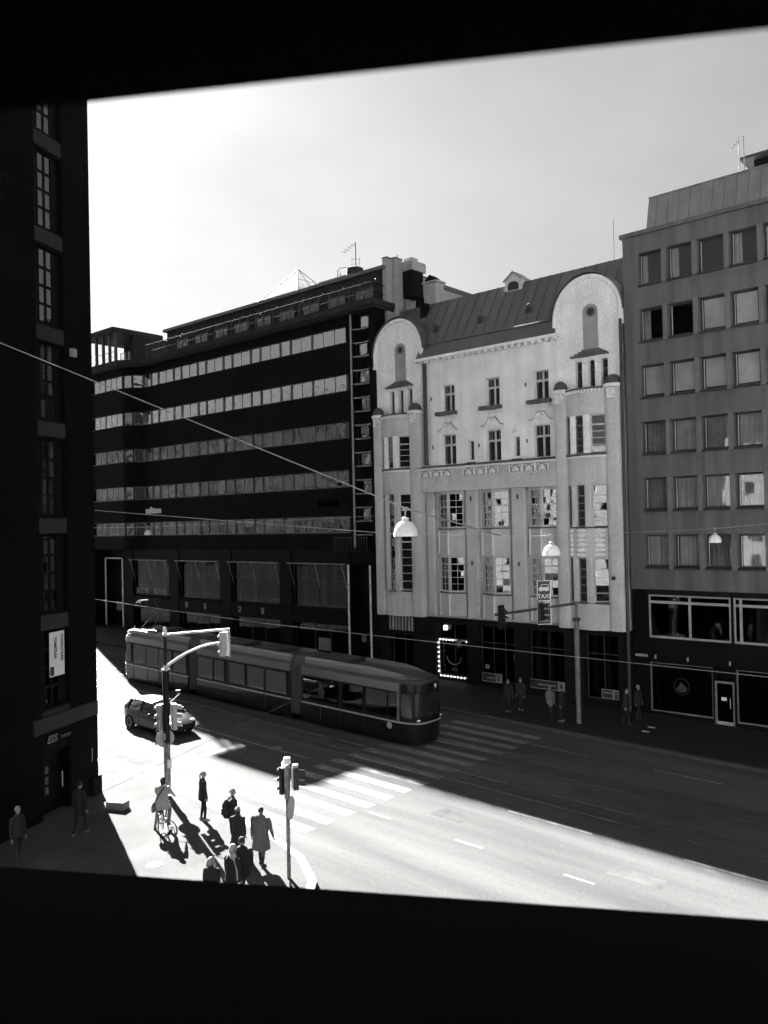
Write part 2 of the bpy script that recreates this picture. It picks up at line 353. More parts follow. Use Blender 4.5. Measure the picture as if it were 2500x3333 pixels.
while x < -6:
    mb = MB(); a, b = x+0.008, x+1.192
    vs = [(X, Y, gz(X)+PAVE_Z+0.012+t) for t in (-0.2, 0) for X, Y in ((a, 35.84), (b, 35.84), (b, 36.1), (a, 36.1))]
    mb.add(vs, [(3, 2, 1, 0), (4, 5, 6, 7), (0, 1, 5, 4), (1, 2, 6, 5), (2, 3, 7, 6), (3, 0, 4, 7)]); mb.build('kerb_stone', m_kerb_shaded, far); x += 1.2
# painted markings, each stripe a part of the road
MZ = ROAD_Z + 0.005
def mark(name, x0, x1, y0, y1, sk=0.0): return sheet(name, [(x0, y0), (x1, y0+sk), (x1, y1+sk), (x0, y1)], MZ, m_paint, road)
for i, y in enumerate([19.45, 20.42, 21.45, 22.5, 23.6, 24.65, 25.72, 26.8, 27.85, 28.9, 29.95, 31.2, 32.25, 33.35, 34.4]):
    mark('zebra_stripe', -25.75, -20.65, y-0.25, y+0.25)
mark('stop_line', -30.75, -30.3, 19.3, 21.6); mark('stop_line', -30.75, -30.3, 22.3, 24.6)
for x0, x1 in [(-41.5, -40.2), (-37.2, -36), (-29.9, -28.7), (-20.3, -19.3), (-16.5, -15.4), (-12.5, -11.5), (-8.4, -7.4), (-4.4, -3.4)]: mark('lane_dash', x0, x1, 21.97, 22.09)
for x0, x1 in [(-16.6, -13.3), (-10.2, -5.5), (-2.5, 1)]: mark('lane_line', x0, x1, 25.33, 25.46)
for x0, x1 in [(-20.5, -17.5), (-14.6, -11.8), (-8.6, -5.6)]: mark('lane_dash', x0, x1, 33.3, 33.42)
mark('lane_line', -70, -26.6, 25.0, 25.14)
mark('kerb_line', -46, -26, 28.02, 28.12)
for x0, x1, y0, y1, m in ((-18.6, -17.2, 23.3, 24.1, m_patch), (-34.5, -31.2, 19.6, 20.4, m_patch), (-11.6, -9.9, 22.9, 23.6, m_patch2), (-33.2, -26.4, 23.2, 23.75, m_patch2), (-19.6, -14.0, 30.9+0.5, 32.2, m_patch2), (-16.0, -10.5, 28.4, 29.3, m_patch)):
    sheet('asphalt_patch', [(x0, y0), (x1, y0+0.04), (x1-0.1, y1), (x0+0.06, y1+0.03)], ROAD_Z+0.0025, m, road)
for y in (26.85, 27.85, 29.9, 30.9):                                # tram rails
    mb = MB(); a, b = -200, 100
    sheet('rail_groove', band(a, b, y-0.09, y+0.14), ROAD_Z+0.0035, m_patch, road)
    for yy, w, zz in ((y, 0.033, 0.008), (y+0.085, 0.02, 0.008)):
        mb.add([(X, Y, gz(X)+ROAD_Z+zz) for X, Y in ((a, yy-w), (b, yy-w), (b, yy+w), (a, yy+w))], [(0, 1, 2, 3)])
    mb.build('tram_rail', m_rail, road)
def cover(x, y, r, parent, dz, m=m_kerb):
    mb = MB(); mb.lathe([(r, -0.05), (r, 0.004), (r*0.86, 0.008), (r*0.84, 0.004), (0.01, 0.006)], (x, y, gz(x)+dz), 20)
    return mb.build('manhole_cover', m, parent)
cover(-34.6, 21.0, 0.55, road, ROAD_Z); cover(-29.0, 25.2, 0.33, road, ROAD_Z); cover(-22.1, 14.3, 0.26, near, PAVE_Z, m_concrete)
sheet('paving_slab', [(-17.35, 15.35), (-16.75, 15.6), (-17.0, 16.2), (-17.6, 15.95)], PAVE_Z+0.004, m_concrete, near)
for x, y in ((-17.4, 39.2), (-17.3, 38.3)):
    tag(sheet('paper_scrap', [(x, y), (x+0.35, y+0.05), (x+0.3, y+0.22), (x-0.03, y+0.18)], PAVE_Z+0.02, m_paper, thick=0.01), 'white scrap of paper lying on the far pavement ' + ('nearer the shop door' if y > 39 else 'nearer the kerb') , 'litter')

# ------------------------------------------------------------------ building the photo is taken from: dark loggia edge and lintel
E1 = Vector((-0.857, -0.515, 0)).normalized(); NN = Vector((E1.y, -E1.x, 0)); NN = NN if NN.y > 0 else -NN   # along the edge (to the left), outward
own = thing('corner_building', 'black out-of-focus ledge and lintel framing the view from this building', 'building', (0, 0, 0), world=True)
EL, EV = Vector((-0.8693, -0.4943, 0)), Vector((-0.8463, -0.5327, 0))        # the ledge edge and the lintel edge
def P3(t, n, z): return E1*t + NN*n + Vector((0, 0, z))
def slab(name, t0, t1, n0, n1, z0, z1, m=m_ledge, e=None):
    e = (e or E1).normalized(); nn = Vector((e.y, -e.x, 0)); nn = nn if nn.y > 0 else -nn
    mb = MB(); mb.obox(e*((t0+t1)/2) + nn*((n0+n1)/2) + Vector((0, 0, (z0+z1)/2)), e, nn, (0, 0, 1), t1-t0, n1-n0, z1-z0); return mb.build(name, m, own)
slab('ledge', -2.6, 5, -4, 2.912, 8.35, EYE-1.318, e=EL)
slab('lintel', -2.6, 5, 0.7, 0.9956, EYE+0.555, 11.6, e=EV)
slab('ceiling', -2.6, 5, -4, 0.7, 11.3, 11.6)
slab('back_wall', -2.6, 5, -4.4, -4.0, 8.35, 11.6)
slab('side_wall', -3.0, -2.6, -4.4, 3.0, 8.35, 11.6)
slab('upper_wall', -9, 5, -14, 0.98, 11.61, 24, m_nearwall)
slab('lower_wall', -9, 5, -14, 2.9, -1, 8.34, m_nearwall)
for t in range(3):
    for z in (13.0, 16.6, 20.2): MB().obox(P3(-6.5+t*3.6, 1.0, z+1.0), E1, NN, (0, 0, 1), 1.3, 0.08, 2.0).build('window', m_inside, own)
pb = thing('added_pale_block', 'unseen pale block added down the side street for white window reflections', 'building', (-15, -40, 0), world=True)  # added out of view so the windows opposite mirror a sunlit facade
MB().wall(-30, 30, -1.5, 21, [(float(x), float(x)+1.4, z, z+2.0) for x in np.arange(-28, 27, 3.6) for z in (2.5, 6.2, 9.9, 13.6, 17.2)], 0, 0.5).xf(TR((-15, -38, 0)) @ Matrix.Rotation(R(180), 4, 'Z')).build('wall', m_near, pb)
MB().box(-45, 15, -50, -38.55, -1.5, 20.9).build('core', m_inside, pb)
tb = thing('added_dark_block', 'unseen dark block added beyond the brick corner to darken window reflections', 'building', (-95, 16, 0), world=True)  # added unseen mass that keeps bright sky out of the lower window reflections
MB().wall(63, 140, -1.5, 25.5, [(float(x), float(x)+1.6, z, z+2.0) for x in np.arange(65, 137, 3.4) for z in (5.5, 9.2, 12.9, 16.6, 20.3)], 0, 0.5).xf(TR((0, 17.0, 0)) @ Matrix.Rotation(R(180), 4, 'Z')).build('wall', m_nearwall, tb)
MB().box(-140, -63, 0, 16.45, -1.5, 25.4).build('core', m_inside, tb)
nb = thing('added_pale_house', 'unseen pale house added beside the viewpoint for bounce light and reflections', 'house', (24, 2, 0), world=True)  # added unseen facade that bounces sunlight across the street and into window reflections
holes = [(x, x+1.3, z, z+1.9) for x in np.arange(8, 44, 3.0) for z in (2, 5.5, 9, 12.5, 16)]
MB().wall(7, 46, -1.5, 20, [tuple(map(float, h)) for h in holes], 0, 0.5).xf(TR((50, 12.5, 0)) @ Matrix.Rotation(R(180), 4, 'Z')).build('wall', m_near, nb)
MB().box(4, 43, -3, 12.0, -1.5, 19.9).build('core', m_inside, nb)
MB().box(3.6, 43.4, -3.5, 12.9, 20, 20.5).build('roof', m_roof, nb)

# ------------------------------------------------------------------ brick building on the left
A25 = R(25); LD = Vector((-math.sin(A25), math.cos(A25), 0)); CO = Vector((-29.35, 16.57, 0))
ML = Matrix(((LD.x, -math.cos(A25), 0, CO.x), (LD.y, -math.sin(A25), 0, CO.y), (0, 0, 1, 0), (0, 0, 0, 1)))   # local u toward corner, v inward
lb = thing('brick_building', 'dark brick building with tall multi-pane windows filling the left edge', 'building', CO, world=True)
HT = 28.5
mb = MB()
wins = [(-3.05, -1.6, z, z+2.75) for z in (-0.35, 4.0)] + [(-3.05, -1.6, z, z+2.72) for z in (7.35, 10.75, 14.2, 17.6, 21.05, 24.5)]
wins2 = []
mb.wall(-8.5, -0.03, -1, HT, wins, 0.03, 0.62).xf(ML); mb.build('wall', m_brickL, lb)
q = ML
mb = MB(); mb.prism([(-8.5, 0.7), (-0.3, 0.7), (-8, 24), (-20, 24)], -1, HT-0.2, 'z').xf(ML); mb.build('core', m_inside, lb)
MB().prism([(-8.8, -0.3), (0.3, -0.3), (-8, 24), (-20, 24)], HT, HT+0.6, 'z').xf(ML).build('roof', m_roof, lb)
# street side wall, running away along the road
MB().add([(-29.36, 16.6, -1), (-29.36, 16.6, HT), (-62, 17.2, HT), (-62, 17.2, -1)], [(0, 1, 2, 3)]).build('street_wall', m_brickL, lb)
# projecting brick courses of the corner pier and the piers between windows
def courses(u0, u1, toothed=True):
    mb = MB(); z = 0.9; k = 0
    while z < HT:
        j = rnd.uniform(-0.004, 0.004)
        mb.box(u0, u1+(0.035 if toothed else 0)+j, -0.012+j*0.5, 0.04, z, z+0.066); z += 0.098; k += 1
    mb.xf(ML); o = mb.build('brick_courses', m_brickL, lb); o['kind'] = 'stuff'; return o
courses(-1.58, 0.0); courses(-8.5, -3.08, False)
mb = MB(); z = 0.9
while z < HT: mb.box(-0.04, 0.03, 0.0, 0.5, z, z+0.066); z += 0.098
mb.xf(ML); o = mb.build('brick_courses', m_brickL, lb); o['kind'] = 'stuff'
m_lintel = mat('stone_lintel', 0.014, rough=0.85, var=0.2, scale=2)
m_panelL = mat('dark_timber_panel', 0.004, spec=0.1, rough=0.6, var=0.2)
g_left = glass('left_window_glass', ior=2.1, tint=0.4, wave=0.03); g_lower = glass('left_lower_glass', ior=1.45, tint=0.4)
for u0, u1, z0, z1 in wins[1:] + wins2[1:]:
    MB().box(u0-0.02, (u0+u1)/2-0.004, 0.0, 0.3, z0-0.62, z0-0.1).xf(ML).build('lintel', m_lintel, lb)
    MB().box((u0+u1)/2+0.004, u1+0.02, 0.0, 0.3, z0-0.62, z0-0.1).xf(ML).build('lintel', m_lintel, lb)
    MB().box(u0+0.01, u0+0.28, 0.14, 0.3, z0+0.01, z1-0.01).xf(ML).build('panel', m_panelL, lb); MB().box(u0+1.06, u1-0.01, 0.14, 0.3, z0+0.01, z1-0.01).xf(ML).build('panel', m_panelL, lb)
    window(lb, ML, u0+0.29, u0+1.05, 0.13, z0+0.02, z1-0.02, (1, 1), (1, 1, 1, 1), m_panelL, g_left if z0 > 16 else g_lower, fw_=0.045, mw=0.1, tilt=0.25)
# ground floor: stone band, sign letters, door, poster, lamp
MB().box(-3.6, -0.05, -0.10, 0.02, 3.2, 3.72).xf(ML).build('stone_band', m_lintel, lb)
m_panelL2 = mat('dull_lettering', 0.14, rough=0.6, var=0.3, scale=4)
text(lb, 'ESS', ML @ TR((-2.9, -0.06, 2.78)), 0.36, m_panelL2, 0.02, shear=0.25, bold=0.006)
text(lb, 'TUKKU', ML @ TR((-2.22, -0.06, 2.80)), 0.17, m_panelL2, 0.02, shear=0.25)
MB().box(-3.03, -1.62, 0.4, 0.5, 0.0, 2.39).xf(ML).build('door', m_panelL, lb)
MB().tube([(-1.9, 0.12, 1.0), (-1.9, 0.12, 1.55)], 0.02).xf(ML).build('door_handle', m_alu, lb)
for k in range(3): MB().box(-3.0, -2.82, -0.02, 0.02, 1.75-0.36*k, 2.0-0.36*k).xf(ML).build('notice', m_sign, lb)
MB().box(-1.3, -1.05, -0.16, -0.02, 16.65, 16.95).xf(ML).build('wall_lamp', m_greypaint, lb)
MB().tube([(-0.45, -0.1, 1.5), (-0.45, -0.1, 2.0)], 0.02, 6).xf(ML).build('grab_rail', m_greypaint, lb)
po = MB().box(-2.52, -1.72, 0.09, 0.11, 5.02, 6.6).xf(ML).build('poster', m_paper, lb)
MR = ML @ TR((-1.92, 0.082, 6.5)) @ Matrix.Rotation(R(90), 4, 'Y')
text(po, 'VUOKRATAAN', MR, 0.19, m_ink, 0.004, sx=0.75, bold=0.006)
text(po, 'TOIMITILAA', ML @ TR((-2.28, 0.082, 6.42)) @ Matrix.Rotation(R(90), 4, 'Y'), 0.19, m_ink, 0.004, sx=0.75, bold=0.006)
MB().box(-2.5, -2.3, 0.082, 0.088, 5.06, 5.38).xf(ML).build('print_block', m_ink, po)
MB().box(-0.42, 0.10, -0.12, 0.3, -1, 0.85).xf(ML).build('plinth', m_granite, lb)
sl = MB(); sl.obox((-27.25, 16.15, 0.22), (0.45, -0.89, 0), (0.89, 0.45, 0), (0, 0, 1), 0.4, 0.7, 0.38)
tag(sl.build('concrete_block', m_concrete), 'pale concrete block at the foot of the dark brick corner', 'block')
# ------------------------------------------------------------------ dark office building with ribbon windows
b1 = thing('office_building', 'dark brick office block with ribbon windows and a roof terrace railing', 'building', (-52, 42, gz(-52)), world=True)
ROWS = [(9.65, 10.82), (12.87, 14.06), (16.3, 17.45), (19.62, 20.8), (23.0, 24.16)]
PLAN = [(-72.4, 40.8), (-67.0, 40.8), (-66.55, 40.92), (-66.15, 41.2), (-65.8, 41.6), (-65.5, 42.0), (-39.75, 42.0)]
def plan_band(z0, z1, inset=0.0):
    mb = MB(); back = [(x, y+0.6) for x, y in PLAN[::-1]]; pts = [(x, y+inset) for x, y in PLAN] + [(x, y) for x, y in back]
    return mb.prism(pts, z0, z1, 'z')
edges = [8.4] + [v for r in ROWS for v in r] + [25.0]
for a, b in zip(edges[0::2], edges[1::2]):
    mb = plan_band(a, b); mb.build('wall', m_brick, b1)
    MB().prism([(x, y-0.03) for x, y in PLAN] + [(x, y+0.2) for x, y in PLAN[::-1]], b-0.045, b+0.004, 'z').build('sill', m_darkmetal, b1)
w = (26.0-0.15-0.25)/22                                              # pane width of the main ribbon
for ri, (z0, z1) in enumerate(ROWS):
    groups = [3, 2, 1, 2, 1, 2, 1, 2, 1, 2, 1, 2, 1, 1]; x = -40.12
    for g in groups:
        wd = 1.155*g
        ww = window(b1, F(42.16), x-wd+0.03, x-0.03, 0, z0, z1, [1]*g, [1], m_frame, g_sky if ri > 2 else g_dim, fw_=0.05, mw=0.045, tilt=0.9)
        if rnd.random() < (0.15, 0.25, 0.5, 0.75, 0.8)[::-1][ri]:
            for k in range(g):
                if rnd.random() < 0.85: curtain(b1, F(42.36), x-wd+k*1.155+0.05, x-wd+(k+1)*1.155-0.05, 0, z0+0.02, z1, m_curtain2 if rnd.random() < 0.6 else m_curtain, 4, 0.03)
        MB().box(x-wd-0.03, x-wd+0.03, 42.08, 42.3, z0+0.005, z1-0.005).build('mullion', m_frame, b1)
        x -= wd
    x = -67.15
    for k in range(2):
        window(b1, F(40.95), x-2.86+0.02, x-0.02, 0, z0, z1, [1, 1, 1], [1], m_frame, g_sky if ri > 2 else g_dim, fw_=0.05, mw=0.05)
        if ri < 3: curtain(b1, F(41.15), x-2.8, x-0.1, 0, z0+0.02, z1, m_curtain2, 9, 0.03)
        x -= 2.9
    M1, l1 = face((-66.95, 40.98), (-66.2, 41.35)); M2, l2 = face((-66.1, 41.4), (-65.55, 42.1))
    for Mx, l in ((M1, l1), (M2, l2)): window(b1, Mx, 0.02, l-0.02, 0.03, z0, z1, [1], [1], m_frame, g_sky, fw_=0.06)
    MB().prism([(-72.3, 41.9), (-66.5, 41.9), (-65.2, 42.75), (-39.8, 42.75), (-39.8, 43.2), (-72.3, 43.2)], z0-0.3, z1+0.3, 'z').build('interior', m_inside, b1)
MB().prism([(-72.7, 43.2), (-37.2, 43.2), (-37.2, 58), (-72.7, 58)], -1, 25.0, 'z').build('core', m_brick, b1)
MB().box(-72.7, -72.401, 40.7, 44, -1, 24.85).build('end_wall', m_brick, b1)
MB().box(-81, -72.71, 42.6, 58, -1, 24.0).build('rear_wing', m_brick, b1)
# cornice slab, stair bay with curved spandrels, end pilaster
MB().prism([(-72.6, 40.05), (-66.6, 40.05), (-64.9, 41.3), (-36.75, 41.3), (-36.75, 44), (-72.6, 44)], 25.0, 25.4, 'z').build('cornice', m_cornice, b1)
MB().prism([(-72.6, 40.15), (-66.7, 40.15), (-64.95, 41.42), (-36.85, 41.42), (-36.85, 44), (-72.6, 44)], 24.86, 24.998, 'z').build('cornice_moulding', m_cornice, b1)
MB().box(-39.75, -39.38, 41.9, 43.2, 8.4, 24.86).build('pilaster', m_brick, b1)
MB().box(-37.72, -37.15, 41.85, 43.2, -1, 24.86).build('pilaster', m_brick, b1)
MB().box(-39.42, -39.34, 41.78, 41.9, 8.6, 24.8).build('edge_strip', m_greypaint, b1)
MB().box(-39.38, -37.72, 42.75, 43.2, 8.4, 24.86).build('stair_wall', m_inside, b1)
for i in range(16):
    z = 9.45 + i*0.953
    if z > 24.3: break
    mb = MB(); a = [(-39.34+1.62*t, 42.08+0.26*(1-(2*t-1)**2)-0.1) for t in np.linspace(0, 1, 9)]
    mb.prism([(float(p), float(q_)) for p, q_ in a] + [(-37.72, 42.6), (-39.34, 42.6)], z, z+0.07, 'z').build('stair_ledge', m_greypaint, b1)
    if i % 2 == 0:
        mb = MB(); mb.prism([(float(p), float(q_)+0.12) for p, q_ in a] + [(-37.72, 42.7), (-39.34, 42.7)], z+0.08, z+0.94, 'z').build('stair_spandrel', m_brick, b1)
    else: window(b1, F(42.25), -39.3+0.45*(i % 3 == 0), -37.9-0.3*(i % 3 == 1), 0, z+0.09, z+0.93, [1], [1], m_darkmetal, g_sky, fw_=0.05)
MB().box(-41.1, -37.5, 41.15, 42.0, 8.25, 8.4).build('balcony_slab', m_granite, b1)
mb = MB()
for k in range(14): mb.box(-40.9+k*0.245, -40.87+k*0.245, 41.2, 41.23, 8.4, 9.3)
mb.box(-40.95, -37.6, 41.19, 41.24, 9.3, 9.35).build('balcony_railing', m_darkmetal, b1)
# shop storeys
for x0, x1 in [(-72.7, -72.2), (-69.0, -67.55), (-61.8, -60.4), (-54.65, -53.25), (-47.38, -46.08), (-40.32, -40.02), (-38.1, -37.73)]:
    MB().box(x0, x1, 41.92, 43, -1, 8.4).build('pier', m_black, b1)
MB().box(-72.5, -37.73, 41.99, 43.1, 7.5, 8.395).build('fascia', m_black, b1)
MB().box(-72.5, -37.73, 43.0, 43.15, -1, 7.5).build('shop_interior', m_inside, b1)
shops = [(-67.55, -61.8), (-60.4, -54.65), (-53.25, -47.38), (-46.08, -40.32)]
for i, (x0, x1) in enumerate(shops):
    window(b1, F(42.2), x0+0.02, x1-0.02, 0, 4.28, 7.48, [1, 1.2], [1.4, 0.9], m_darkmetal, g_shop, fw_=0.08, mw=0.05, tilt=0.3)
    MB().box(x0+0.02, x1-0.02, 41.95, 42.3, 3.12, 4.26).build('sign_fascia', m_black, b1)
    MB().box(x0-0.02, x1+0.02, 41.72, 41.95, 4.1, 4.26).build('sign_ledge', m_granite, b1)
    window(b1, F(42.3), x0+0.02, x1-0.02, 0, gz(x0)+0.25, 3.1, [1, 0.8, 1], [1], m_darkmetal, g_shop, fw_=0.07, mw=0.05, tilt=0.3)
    MB().box(x0, x1, 42.22, 42.9, -1, gz(x0)+0.25).build('stall_riser', m_black, b1)
    for q_ in range(3):
        cx = x0+0.5+q_*rnd.uniform(1.2, 2.0)
        if cx < x1-0.8: curtain(b1, F(42.7), cx, cx+rnd.uniform(0.25, 0.7), 0, 4.4, 7.3, m_curtain if q_ == 1 else m_curtain2, 3, 0.02, 'drape')
    ab = MB()                                                        # slanted awning rods and head rail
    ab.tube([(x0-0.1, 41.6, 7.45), (x1+0.1, 41.6, 7.45)], 0.035, 6)
    ab.build('awning_rail', m_greypaint, b1)
    for t in (0.03, 0.5, 0.97):
        xx = x0+(x1-x0)*t; MB().tube([(xx, 41.6, 7.4), (xx+0.05, 42.05, 5.7)], 0.018, 6).build('awning_arm', m_greypaint, b1)
for x in (-72.06, -69.1):
    mb = MB()
    for k in range(5): mb.box(x-0.05, x+0.05, 41.8, 41.9, 1.2+k*1.27, 2.43+k*1.27)
    mb.build('light_tube', m_tube, b1)
MB().box(-72.0, -69.2, 41.8, 41.9, 7.5, 7.6).build('light_tube', m_tube, b1)
for x in (-40.1, -38.05):
    mb = MB()
    for k in range(5): mb.box(x-0.05, x+0.05, 41.8, 41.9, 0.45+k*1.4, 1.81+k*1.4)
    mb.build('light_tube', m_tube, b1)
MB().box(-72.0, -69.15, 42.5, 42.6, -1, 7.5).build('portal_door', m_black, b1)
MB().box(-40.0, -38.12, 42.5, 42.6, -1, 7.5).build('portal_door', m_black, b1)
# lettering on the facade
text(b1, 'miltton', F(41.93) @ TR((-66.2+1.0, 0, 11.62)), 0.78, m_letter, 0.03, bold=0.02, sx=1.05)
text(b1, 'REALIA', F(41.94) @ TR((-43.1, 0, 11.55)), 0.68, mat('black_lettering', 0.0015, rough=0.8, spec=0.03), 0.04, bold=0.02)
text(b1, 'SOTHYS', F(42.12) @ TR((-67.2, 0, 4.42)), 0.72, m_letter2, 0.02, sx=0.74)
text(b1, 'SOTHYS', F(42.12) @ TR((-64.4, 0, 4.42)), 0.72, m_letter2, 0.02, sx=0.74)
def shield(x, z, s=0.26):
    MB().prism([(x-s*0.6, z+s), (x+s*0.6, z+s), (x+s*0.6, z-s*0.35), (x, z-s), (x-s*0.6, z-s*0.35)], 41.91, 41.945, 'y').build('emblem', m_greypaint, b1)
    MB().lathe([(s*0.33, 0), (s*0.33, 0.02), (0.01, 0.02)], (x, 41.91, z+s*0.25), 10, (0, -1, 0)).build('emblem', m_ink, b1)
for x in (-59.3, -56.7, -52.2, -49.4): shield(x, 3.68)

MB().box(-43.6, -42.4, 42.24, 42.27, 1.15, 2.05).build('notice', m_curtain2, b1)
MB().box(-39.5, -39.1, 42.45, 42.48, 2.0, 2.5).build('notice', m_curtain2, b1)
MB().box(-71.2, -70.2, 42.45, 42.48, 2.6, 3.4).build('notice', m_curtain2, b1)
# penthouse, parapet wall and its windows
MB().box(-63, -37.3, 43.0, 57.9, 25.4, 27.75).build('penthouse', m_cornice, b1)
MB().prism([(-63.3, 42.75), (-37.0, 42.75), (-37.0, 58), (-63.3, 58)], 27.76, 28.0, 'z').build('penthouse_roof', m_roof, b1)
for k in range(9):
    x = -61.5+k*2.7; window(b1, F(42.9), x, x+1.8, 0, 25.6, 26.75, [1, 1], [1], m_darkmetal, g_plain, fw_=0.06)
# corner pavilion
MB().prism([(-72.7, 39.9), (-66.9, 39.9), (-66.9, 45.2), (-72.7, 45.2)], 28.05, 28.45, 'z').build('pavilion_roof', m_cornice, b1)
MB().prism([(-72.5, 40.2), (-67.2, 40.2), (-67.2, 44.9), (-72.5, 44.9)], 28.46, 28.55, 'z').build('pavilion_roof_sheet', m_roof, b1)
MB().box(-71.0, -67.0, 43.55, 50, 25.4, 28.04).build('pavilion_wall', m_cornice, b1)
MB().box(-67.6, -67.0, 42.1, 43.54, 25.4, 28.04).build('pavilion_wall', m_cornice, b1)
for x in (-71.8, -70.6, -69.4, -68.3, -67.3): MB().box(x-0.11, x+0.11, 40.35, 40.57, 25.4, 28.04).build('pavilion_post', m_darkmetal, b1)
for x in (-70.9, -69.7, -68.5): window(b1, F(43.4), x-0.5, x+0.5, 0, 25.5, 27.2, [1], [1, 1, 1], m_darkmetal, g_plain, fw_=0.05)
mb = MB(); mb.tube([(-72.5, 40.25, 26.3), (-66.9, 40.25, 26.3)], 0.03, 6); mb.tube([(-72.5, 40.25, 25.8), (-66.9, 40.25, 25.8)], 0.02, 6); mb.build('pavilion_railing', m_darkmetal, b1)
# roof terrace railing with hooped posts
RY = 41.5
mb = MB(); mb.tube([(-64.2, RY, 26.55), (-37.1, RY, 26.55), (-37.1, 43, 26.55)], 0.035, 6); mb.build('top_rail', m_rope, b1)
mb = MB(); mb.tube([(-64.2, RY, 25.95), (-37.1, RY, 25.95), (-37.1, 43, 25.95)], 0.02, 6); mb.build('middle_rail', m_rope, b1)
for k in range(28):
    x = -64.0+k*0.995; mb = MB()
    mb.tube([(x, RY, 25.4), (x, RY, 26.2), (x+0.06, RY-0.03, 26.4), (x+0.25, RY-0.06, 26.5)], 0.028, 6); mb.build('railing_post', m_darkmetal, b1)
    MB().sphere((x+0.5, RY-0.05, 26.64), 0.035, 8).build('railing_glint', m_greypaint, b1)  # small beads added to stand for sunlit glints along the rail
    MB().tube([(x+0.5, RY, 26.5), (x+0.5, RY-0.05, 26.66)], 0.012, 5).build('glint_stalk', m_darkmetal, b1)
for x, r in ((-59, 0.5), (-48.6, 0.5), (-43.9, 0.5), (-39.2, 0.55)):
    MB().tube([(x+r*0.75*math.cos(a), RY+0.05, 26.0+r*math.sin(a)) for a in np.linspace(0, 2*math.pi, 20, endpoint=False)], 0.025, 6, close=True).build('railing_hoop', m_darkmetal, b1)
# firewall with pilasters, chimney, tanks and aerial on the roof
for (y0, y1, zt, pr) in [(42.95, 43.55, 28.5, 0.25), (43.56, 44.4, 28.55, 0.5), (44.41, 44.9, 28.0, 0.2), (44.91, 46.1, 27.85, 0.35), (46.11, 46.6, 27.9, 0.1), (46.61, 47.3, 27.9, 0.45), (47.31, 58, 27.6, 0.2)]:
    MB().box(-37.29, -37.2+pr, y0, y1, 20, zt).build('firewall', m_panel, b1)
    MB().box(-37.35, -37.15+pr, y0+0.01, y1-0.01, zt+0.001, zt+0.09).build('firewall_cap', m_roof, b1)
MB().box(-36.95, -35.9, 44.4, 45.7, 26.0, 27.75).build('chimney', m_granite, b1)
MB().box(-37.1, -35.75, 44.3, 45.85, 27.76, 28.4).build('chimney', m_panel, b1)
MB().box(-36.8, -36.1, 44.7, 45.4, 28.41, 28.75).build('chimney_cap', m_panel, b1)
MB().tube([(-37.05, 44.3, 26.5), (-37.05, 44.3, 29.0)], 0.05, 6).build('flue_pipe', m_galv, b1)
MB().lathe([(0.58, 0), (0.62, 0.4), (0.62, 1.05), (0.5, 1.12), (0.01, 1.15)], (-41.4, 44.6, 28.0), 18).build('roof_tank', m_cornice, b1, smooth=40)
MB().lathe([(0.4, 0), (0.42, 0.7), (0.3, 0.8), (0.01, 0.82)], (-40.5, 45.2, 28.0), 18).build('roof_tank', m_cornice, b1, smooth=40)
mb = MB(); mb.tube([(-41.3, 44.6, 28), (-41.3, 44.6, 31.0)], 0.03, 6)
mb.tube([(-42.5, 44.6, 30.55), (-41.3, 44.6, 30.95)], 0.015, 5)
for t in (0.0, 0.25, 0.5, 0.75): mb.tube([(-42.5+1.2*t, 44.3, 30.55+0.4*t), (-42.5+1.2*t, 44.9, 30.55+0.4*t)], 0.012, 4)
mb.tube([(-41.55, 44.4, 29.75), (-41.05, 44.8, 29.75)], 0.012, 4); mb.tube([(-41.55, 44.4, 29.4), (-41.05, 44.8, 29.4)], 0.012, 4); mb.tube([(-41.5, 44.4, 29.2), (-41.5, 44.4, 29.9)], 0.012, 4); mb.tube([(-41.1, 44.8, 29.2), (-41.1, 44.8, 29.9)], 0.012, 4)
mb.build('aerial', m_rope, b1)
mb = MB(); mb.tube([(-42.2, 43.6, 28.0), (-42.2, 43.6, 28.9), (-42.1, 43.8, 29.1), (-41.8, 44.1, 29.15)], 0.025, 6); mb.tube([(-42.2, 43.9, 28), (-42.2, 43.9, 28.9)], 0.02, 6)
for z in (28.3, 28.6): mb.tube([(-42.2, 43.6, z), (-42.2, 43.9, z)], 0.015, 5)
mb.build('roof_ladder', m_rope, b1)
MB().box(-47.2, -44.2, 46.5, 48, 28.0, 29.65).build('plant_room', m_panel, b1)
# glass pyramid skylight
px, py, pz, ph, pk = -58.6, 55.0, 35.05, 6.2, 7.0
cs = [(px-ph, py-ph), (px+ph, py-ph), (px+ph, py+ph), (px-ph, py+ph)]
m_milk = bpy.data.materials.new('milky_glass'); m_milk.use_nodes = True; t_ = m_milk.node_tree; t_.nodes.clear()
o_ = t_.nodes.new('ShaderNodeOutputMaterial'); a_ = t_.nodes.new('ShaderNodeBsdfTranslucent'); d_ = t_.nodes.new('ShaderNodeBsdfDiffuse'); x_ = t_.nodes.new('ShaderNodeMixShader'); x_.inputs[0].default_value = 0.4
a_.inputs[0].default_value = (0.5, 0.5, 0.5, 1); d_.inputs[0].default_value = (0.5, 0.5, 0.5, 1); t_.links.new(a_.outputs[0], x_.inputs[1]); t_.links.new(d_.outputs[0], x_.inputs[2]); t_.links.new(x_.outputs[0], o_.inputs[0])
sk = thing('glass_pyramid', 'pale glass pyramid skylight rising behind the dark office roof', 'skylight', (px, py, pz-pk), world=True)
MB().box(px-ph-0.2, px+ph+0.2, py-ph-0.2, py+ph+0.2, 25.4, pz-pk).build('base', m_panel, sk)
